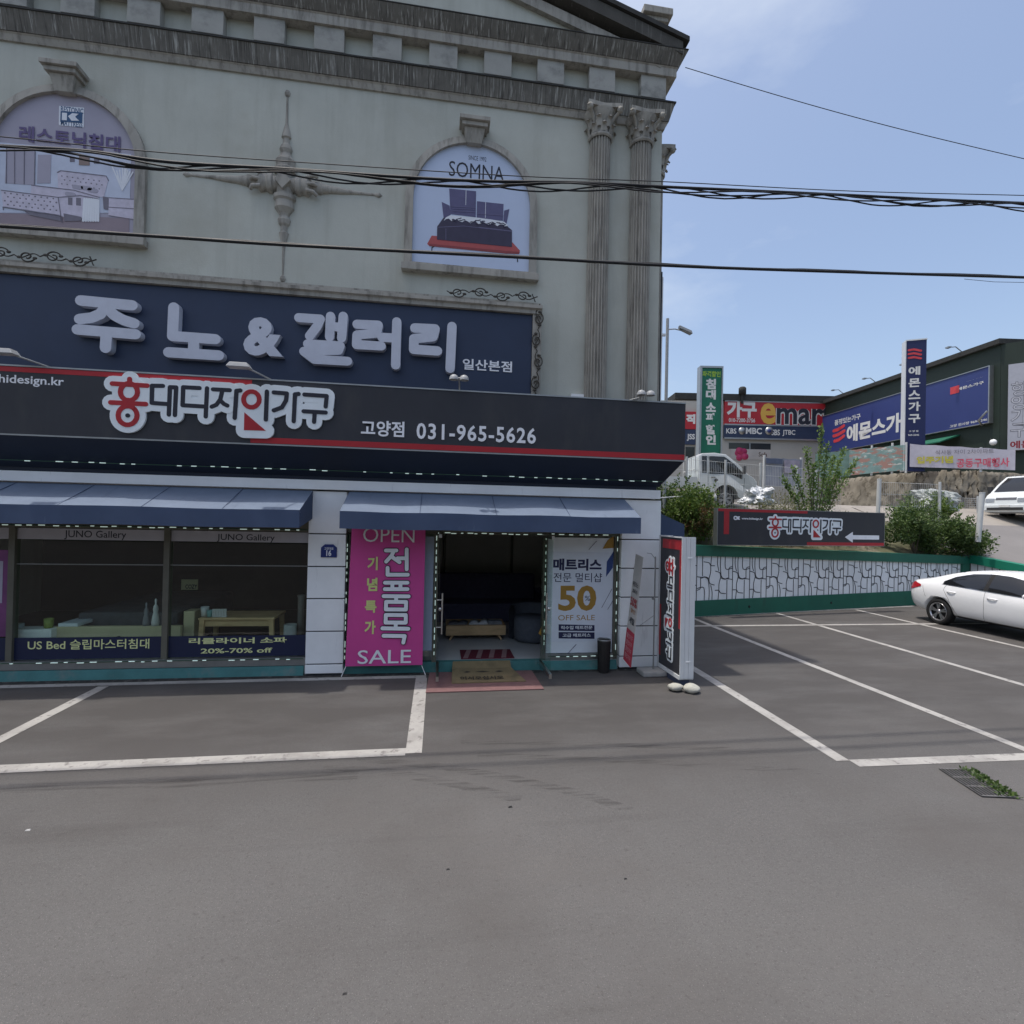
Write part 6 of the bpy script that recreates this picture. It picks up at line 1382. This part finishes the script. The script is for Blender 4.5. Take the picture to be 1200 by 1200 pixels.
for s in (-1, 1):
    # glasshouse: rear and front side windows with a pillar between, quarter light
    mb = MB(); poly_side(mb, bvh, [(1.02, 1.035), (2.0, 1.000)], [(1.02, 1.10), (1.25, 1.24), (1.6, 1.345), (2.0, 1.385)], s); mb.build('side_window', CAR, car_gl, local=True)
    mb = MB(); poly_side(mb, bvh, [(2.09, .998), (3.26, .955)], [(2.09, 1.385), (2.4, 1.375), (2.75, 1.31), (3.05, 1.17), (3.26, .985)], s); mb.build('side_window', CAR, car_gl, local=True)
    mb = MB(); poly_side(mb, bvh, [(2.0, 1.000), (2.09, .998)], [(2.0, 1.385), (2.09, 1.385)], s, 2, 5, .005); mb.build('window_pillar', CAR, rubber, local=True)
    mb = MB(); poly_side(mb, bvh, [(1.0, 1.022), (3.27, .943)], [(1.0, 1.034), (3.27, .955)], s, 30, 1, .007); mb.build('window_trim', CAR, chrome, local=True)
    mb = MB(); poly_side(mb, bvh, [(.03, .82), (.16, .80), (.45, .90)], [(.03, .93), (.2, 1.00), (.45, .945)], s, 10, 4, .012); mb.build('tail_light', CAR, tail_m, local=True)
    mb = MB(); poly_side(mb, bvh, [(3.95, .66), (4.48, .60)], [(3.95, .70), (4.25, .76), (4.48, .68)], s, 10, 4, .008); mb.build('headlight', CAR, lampg, local=True)
    mb = MB()
    for P in ([(2.05, .99), (2.06, .60), (2.04, .30)], [(1.12, 1.03), (1.08, .90), (1.22, .70), (1.33, .48), (1.42, .30)], [(3.28, .95), (3.26, .60), (3.2, .30)], [(1.42, .30), (3.2, .30)], [(.50, .93), (.60, .70), (.62, .66)]): seam_line(mb, bvh, P, s)
    mb.build('panel_gap', CAR, seam, local=True)
    for x, z in ((1.18, .865), (2.13, .845)):
        mb = MB(); h_, nn_, _, _ = bvh.ray_cast(Vector((x+.1, s*3, z)), Vector((0, -s, 0))); yb_ = h_.y
        mb.tube([(x, yb_-.004*s, z), (x+.02, yb_+.022*s, z+.004), (x+.10, yb_+.030*s, z+.004), (x+.19, yb_+.022*s, z), (x+.21, yb_-.004*s, z-.003)], .0125, 8); mb.build('handle', CAR, car_w, local=True)
    mb = MB(); mb.ell((3.06, s*1.01, 1.02), (.09, .10, .068), 16, 10); mb.tube([(3.10, s*.84, .955), (3.08, s*.94, .985)], .03, 8); mb.build('mirror', CAR, car_w, local=True)
    mb = MB(); poly_side(mb, bvh, [(1.36, .255), (3.18, .255)], [(1.36, .30), (3.18, .30)], s, 20, 1, .010); mb.build('sill', CAR, seam, local=True)
    for x in (.95, 3.62): wheel(CAR, x, s*.775, WR, s)
mb = MB(); project(mb, bvh, [[(x, y, 0) for y in [(-.5+i*.1)*(1 if True else 1) for i in range(11)]] for x in (.78, .9, 1.05, 1.2, 1.32)], (0, 0, -1), .006); mb.build('rear_window', CAR, car_gl, local=True)
mb = MB(); project(mb, bvh, [[(x, y*(1+.12*(x-2.9)), 0) for y in [-.52+i*.104 for i in range(11)]] for x in (2.85, 3.0, 3.15, 3.3, 3.45)], (0, 0, -1), .006); mb.build('windscreen', CAR, car_gl, local=True)
MB().box(-.012, -.002, -.26, .26, .70, .81).build('number_plate', CAR, plate_w, local=True)

# small cab-over trucks
trk_w = mat('truck_paint', (.64, .67, .67), .35, .05, 3, coat=.3)
def truck(loc, rz, label, dirty=None):
    T = thing('pickup_truck', label, 'truck', loc, rz, 'white cab-over trucks on the upper yard')
    W2 = .84
    prof = [(0, .55), (0, 1.88), (.10, 1.96), (.55, 1.985), (.95, 1.93), (1.40, 1.56), (1.72, 1.22), (1.92, 1.10), (2.04, .95), (2.08, .70), (2.06, .40), (1.70, .34), (1.40, .38)] + [(.95+.44*math.cos(q_*math.pi/10), .40+.44*math.sin(q_*math.pi/10)) for q_ in range(11)] + [(.1, .42)]
    mb = MB(); n_ = len(prof); v = []
    def wd(x, z): return W2*(1-.10*max(0, (z-1.15)/.85)) * (1-.05*max(0, x-1.6)/.5)
    for y in (-1, -.97, .97, 1):
        for x, z in prof:
            e_ = 1 if abs(y) < .98 else .96; cx_, cz_ = 1.0, 1.1
            v.append((cx_+(x-cx_)*e_, wd(x, z)*y/(1 if abs(y) > .98 else .97)*(1 if abs(y) > .98 else .985), cz_+(z-cz_)*e_))
    f = [(i*n_+j, i*n_+(j+1) % n_, (i+1)*n_+(j+1) % n_, (i+1)*n_+j) for i in range(3) for j in range(n_)] + [tuple(range(n_)), tuple(range(4*n_-1, 3*n_-1, -1))]
    mb.add(v, f, False); o = mb.build('cab', T, trk_w, local=True, bevel=.03)
    bv = finish_body(o, [], 0); MB().box(.4, 1.5, -.5, .5, .36, 1.0).build('wheel_well', T, rubber, local=True)
    for p in o.data.polygons: p.use_smooth = False
    for s in (-1, 1):
        mb = MB(); poly_side(mb, bv, [(.36, 1.22), (1.15, 1.22), (1.52, 1.04)], [(.36, 1.86), (.90, 1.85), (1.25, 1.58), (1.52, 1.28)], s, 20, 5, .008); mb.build('side_window', T, car_gl, local=True)
        mb = MB(); poly_side(mb, bv, [(.10, 1.26), (.28, 1.26)], [(.10, 1.86), (.28, 1.86)], s, 3, 3, .008); mb.build('quarter_window', T, car_gl, local=True)
        mb = MB(); [seam_line(mb, bv, P, s, .012, .004) for P in ([(.32, 1.88), (.32, .80)], [(1.60, 1.08), (1.58, .60)], [(.32, 1.25), (1.2, 1.25)])]; mb.build('panel_gap', T, seam, local=True)
        mb = MB(); h_, _, _, _ = bv.ray_cast(Vector((.5, s*3, 1.1)), Vector((0, -s, 0))); mb.tube([(.42, h_.y+.02*s, 1.1), (.58, h_.y+.02*s, 1.1)], .014, 6); mb.build('handle', T, seam, local=True)
        mb = MB(); mb.lathe([(.001, .86*s), (.085, .86*s), (.085, .835*s)], (.62, 0, 1.02), 'y', 16) if False else mb.lathe([(.001, 0), (.07, 0), (.07, -.03*s)], (.60, h_.y+.012*s, .99), 'y', 16); mb.build('door_badge', T, rimd, local=True)
        mb = MB(); mb.box(1.50, 1.56, s*.96-.09, s*.96+.09, 1.22, 1.50); mb.tube([(1.5, s*.84, 1.2), (1.52, s*.95, 1.25)], .014, 6); mb.build('mirror', T, rimd, local=True, bevel=.02)
        mb = MB(); P = [[(0, s*(.42+.34*i/6), .80+.16*j/4) for i in range(7)] for j in range(5)]; project(mb, bv, P, (-1, 0, 0), .012); mb.build('headlight', T, lampg, local=True)
        wheel(T, .95, s*.70, .33, s, spokes=6, wd=.20); wheel(T, 3.45-4.9 if False else -1.35, s*.66, .31, s, spokes=6, wd=.20)
    mb = MB(); P = [[(0, y*(1-.08*j/5), 1.25+.62*j/5) for y in [-.70+i*.14 for i in range(11)]] for j in range(6)]; project(mb, bv, P, (-1, 0, 0), .010); mb.build('windscreen', T, car_gl, local=True)
    mb = MB(); P = [[(0, -.38+i*.126, .90+.09*j/3) for i in range(7)] for j in range(4)]; project(mb, bv, P, (-1, 0, 0), .010); mb.build('grille', T, mat('grille_grey', (.10, .10, .11), .4), local=True)
    MB().box(2.02, 2.13, -.80, .80, .46, .70).build('bumper', T, trk_w, local=True, bevel=.03)
    MB().box(2.131, 2.137, -.66, .66, .47, .585).build('air_intake', T, rimd, local=True); MB().box(2.131, 2.142, -.2, .2, .60, .69).build('number_plate', T, plate_w, local=True)
    mb = MB(); mb.box(-2.75, -.10, -.30, .30, .42, .58); mb.box(-2.75, 0.05, -.55, .55, .48, .60); mb.build('chassis', T, rubber, local=True)
    mb = MB(); mb.box(-2.85, -.08, -.85, .85, .70, .78); mb.box(-2.85, -.08, -.86, -.83, .781, 1.10); mb.box(-2.85, -.08, .83, .86, .781, 1.10); mb.box(-2.86, -.2855*10, -.83, .83, .781, 1.10); mb.box(-.11, -.08, -.82, .82, .781, 1.10); mb.build('bed', T, trk_w, local=True)
    mb = MB()
    for y in (-.75, -.25, .25, .75): mb.tube([(-.12, y, 1.1), (-.12, y, 1.85)], .018, 6)
    for z in (1.4, 1.85): mb.tube([(-.12, -.75, z), (-.12, .75, z)], .018, 6)
    mb.build('guard_frame', T, wpaint, local=True); return T
g0 = atD(845, 585, 18.8); TZ = hz(g0.x, g0.y)+.0
a, c = atD(815, 560, 18.9), atD(883, 560, 18.8); trz = math.atan2(c.y-a.y, c.x-a.x)
truck((a.x, a.y+.25, TZ), trz, 'white truck side on behind the wire fence, cab facing the sapling')
c = atD(1182, 599, 21.2); ln = math.radians(183); off = Vector((math.cos(ln), math.sin(ln), 0))
truck((c.x-off.x*1.9, c.y-off.y*1.9, hz(c.x, c.y)), ln, 'white truck at the top of the ramp with its nose towards the leaning post')

# ------------------------------------------------------------------ overhead cables
def cable(pts, r, Y, sag_noise=.0, n_=60, seed=0, dz=0., wob=0.):
    rr = random.Random(seed); P = [onY(px, py_, Y) for px, py_ in pts]; P = [P[0]+(P[0]-P[1])*2.2] + P + [P[-1]+(P[-1]-P[-2])*1.2]
    out_ = []
    for i in range(len(P)-1):
        a = P[max(0, i-1)]; b_ = P[i]; c_ = P[i+1]; d_ = P[min(len(P)-1, i+2)]
        for k in range(10):
            t = k/10; out_.append(.5*((2*b_)+(c_-a)*t+(2*a-5*b_+4*c_-d_)*t*t+(3*b_-a-3*c_+d_)*t**3))
    out_.append(P[-1])
    if wob:
        ph = rr.uniform(0, 6); fq = rr.uniform(2.2, 3.4)
        out_ = [p+Vector((0, rr.uniform(-.003, .003), wob*(.5+.5*math.sin(p.x*fq+ph))*-1+dz)) for p in out_]
    elif dz: out_ = [p+Vector((0, 0, dz)) for p in out_]
    return out_
C1 = [(0,171), (100,177), (200,190), (335,198), (450,206), (560,212), (680,214), (780,219), (870,223), (1000,229), (1100,234), (1200,238)]
C0 = [(0,160), (170,177), (335,189), (600,206), (780,213), (1000,224), (1200,229)]
C2 = [(0,265), (200,278), (335,287), (600,301), (800,312), (1000,319), (1200,325)]
YC = 5.12
def cables(name, lines, label):
    mb = MB()
    for P, r in lines: mb.tube(P, r, 6, False)
    c = one(mb, name, cable_m, label, 'cable', base=tuple(lines[0][0][len(lines[0][0])//2])); return c
lines = [(cable(C1, 0, YC, seed=1), .014)] + [(cable(C1, 0, YC+.012*(k-2), seed=k+3, dz=.004*(k-2), wob=.05+.018*k), .0075) for k in range(4)]
cables('cable_bundle', lines, 'upper bundle of loosely twisted black cables crossing the arches')
mb_pts = cable(C0, 0, YC); cables('overhead_wire', [(mb_pts, .0045)], 'thin support wire just above the upper cable bundle')
YC = 5.38
lines = [(cable(C2, 0, YC, seed=2), .016), (cable(C2, 0, YC+.02, seed=5, dz=.016, wob=.012), .010)]
k0 = lines[0][0]; cw = MB()
cables('power_cable', lines, 'thick black power cable crossing below the arched posters')
p, q = onY(803, 79, 8.27), atD(1200, 186, 9.0)
pts = [p.lerp(q, k/20)+Vector((0, 0, -.07*math.sin(math.pi*k/20))) for k in range(21)]; pts += [q+(q-pts[19])*k*2 for k in (1, 2, 3)]
cables('overhead_wire', [(pts, .006)], 'single thin wire running from the roof corner into the sky')
p, q = atD(1130, 327, 9), atD(1200, 331, 9.); cables('overhead_wire', [([p, p.lerp(q, .5)+Vector((0, 0, -.02)), q, q+(q-p)], .004)], 'short thin wire end below the thick power cable')

# ------------------------------------------------------------------ drain grate with weeds
gA, gB, gC_, gD = onG(1101, 902), onG(1150, 934), onG(1195, 936), onG(1140, 903)
gr_ = thing('drain_grate', 'rusty drain grate half covered by weeds at the corner of the parking bay', 'drain grate', (gA.x, gA.y, 0))
dgA = [gA, gB, gC_, gD]
def gq(u, w, z): p = gA*(1-u)*(1-w)+gB*u*(1-w)+gC_*u*w+gD*(1-u)*w; return Vector((p.x, p.y, z))
mb = MB(); mb.quad(gq(0, 0, .0045), gq(1, 0, .0045), gq(1, 1, .0045), gq(0, 1, .0045)); mb.build('pit', gr_, black)
mb = MB()
for k in range(11): mb.tube([gq(0, k/10, .014), gq(1, k/10, .014)], .0055, 4)
for k in range(4): mb.tube([gq(k/3, 0, .012), gq(k/3, 1, .012)], .008, 4)
mb.build('bars', gr_, mat('rust_grate', (.17, .165, .16), .6, .3, 20, metal=.4))
mb = MB()
for k in range(330):
    u, w = rnd.random()**.8, 1-abs(rnd.gauss(0, .22)); 
    if w < .2: continue
    p = gq(u, w, .012); leaf(mb, p, .038, .5)
tag(mb.build('weeds', None, lf2), 'low weeds growing through the drain grate', 'weeds', None, 'stuff')
# bits of litter on the asphalt
for px, py_, s_, mm, lab in ((33, 973, .018, mat('paper_grey', (.4, .4, .39), .8), 'small white scrap of paper on the asphalt near the left edge'), (598, 946, .02, black, 'small dark pebble on the asphalt in front of the doorway'), (404, 1165, .012, black, 'small dark pebble near the bottom of the asphalt'), (525, 1019, .013, black, 'tiny dark crumb on the asphalt below the entrance mat'), (733, 1030, .012, black, 'tiny dark crumb on the asphalt below the parking corner')):
    c = onG(px, py_); mb = MB(); mb.hexa([(c.x-s_, c.y-s_*.6, .001), (c.x+s_, c.y-s_*.5, .001), (c.x+s_*.8, c.y+s_*.6, .001), (c.x-s_*.7, c.y+s_*.5, .001), (c.x-s_*.8, c.y-s_*.4, s_*.35), (c.x+s_*.7, c.y-s_*.3, s_*.2), (c.x+s_*.6, c.y+s_*.4, s_*.4), (c.x-s_*.6, c.y+s_*.4, s_*.3)]); one(mb, 'litter' if mm is not black else 'pebble', mm, lab, 'litter' if mm is not black else 'pebble')

# tyre marks: worn rubber rubbed into the asphalt
TM = bpy.data.materials.new('tyre_mark'); TM.use_nodes = True; t_ = TM.node_tree; bs = t_.nodes['Principled BSDF']; bs.inputs['Base Color'].default_value = (.040, .037, .035, 1); bs.inputs['Roughness'].default_value = .85
tcn = t_.nodes.new('ShaderNodeTexCoord'); nn_ = t_.nodes.new('ShaderNodeTexNoise'); nn_.inputs['Scale'].default_value = 7; nn_.inputs['Detail'].default_value = 9; mpp = t_.nodes.new('ShaderNodeMapping'); mpp.inputs['Scale'].default_value = (.22, 3.2, 1); t_.links.new(tcn.outputs['Object'], mpp.inputs[0]); t_.links.new(mpp.outputs[0], nn_.inputs['Vector'])
mr = t_.nodes.new('ShaderNodeMapRange'); mr.inputs['From Min'].default_value = .46; mr.inputs['From Max'].default_value = .68; mr.inputs['To Max'].default_value = .30; t_.links.new(nn_.outputs['Fac'], mr.inputs['Value'])
trn = t_.nodes.new('ShaderNodeBsdfTransparent'); mxx = t_.nodes.new('ShaderNodeMixShader'); t_.links.new(mr.outputs[0], mxx.inputs[0]); t_.links.new(trn.outputs[0], mxx.inputs[1]); t_.links.new(bs.outputs[0], mxx.inputs[2]); t_.links.new(mxx.outputs[0], t_.nodes['Material Output'].inputs[0])
mb = MB()
for P, w in (([(380, 898), (460, 905), (540, 920), (610, 937)], .13), ([(420, 889), (520, 899), (600, 912), (680, 930), (740, 950)], .12), ([(0, 925), (200, 918), (420, 908)], .16), ([(560, 884), (760, 893), (960, 905)], .10), ([(540, 870), (700, 872), (900, 880)], .10)):
    Q = [onG(*q) for q in P]
    F_a = []
    for i, q in enumerate(Q):
        d = (Q[min(i+1, len(Q)-1)]-Q[max(i-1, 0)]).normalized(); nrm = Vector((-d.y, d.x, 0))*w/2; F_a.append((q-nrm, q+nrm))
    z = .0016 + .0003*(len(mb.f) % 7)
    for (a, b_), (c, d) in zip(F_a[:-1], F_a[1:]): mb.quad((a.x, a.y, z), (c.x, c.y, z), (d.x, d.y, z), (b_.x, b_.y, z))
struct(mb.build('tyre_marks', None, TM))
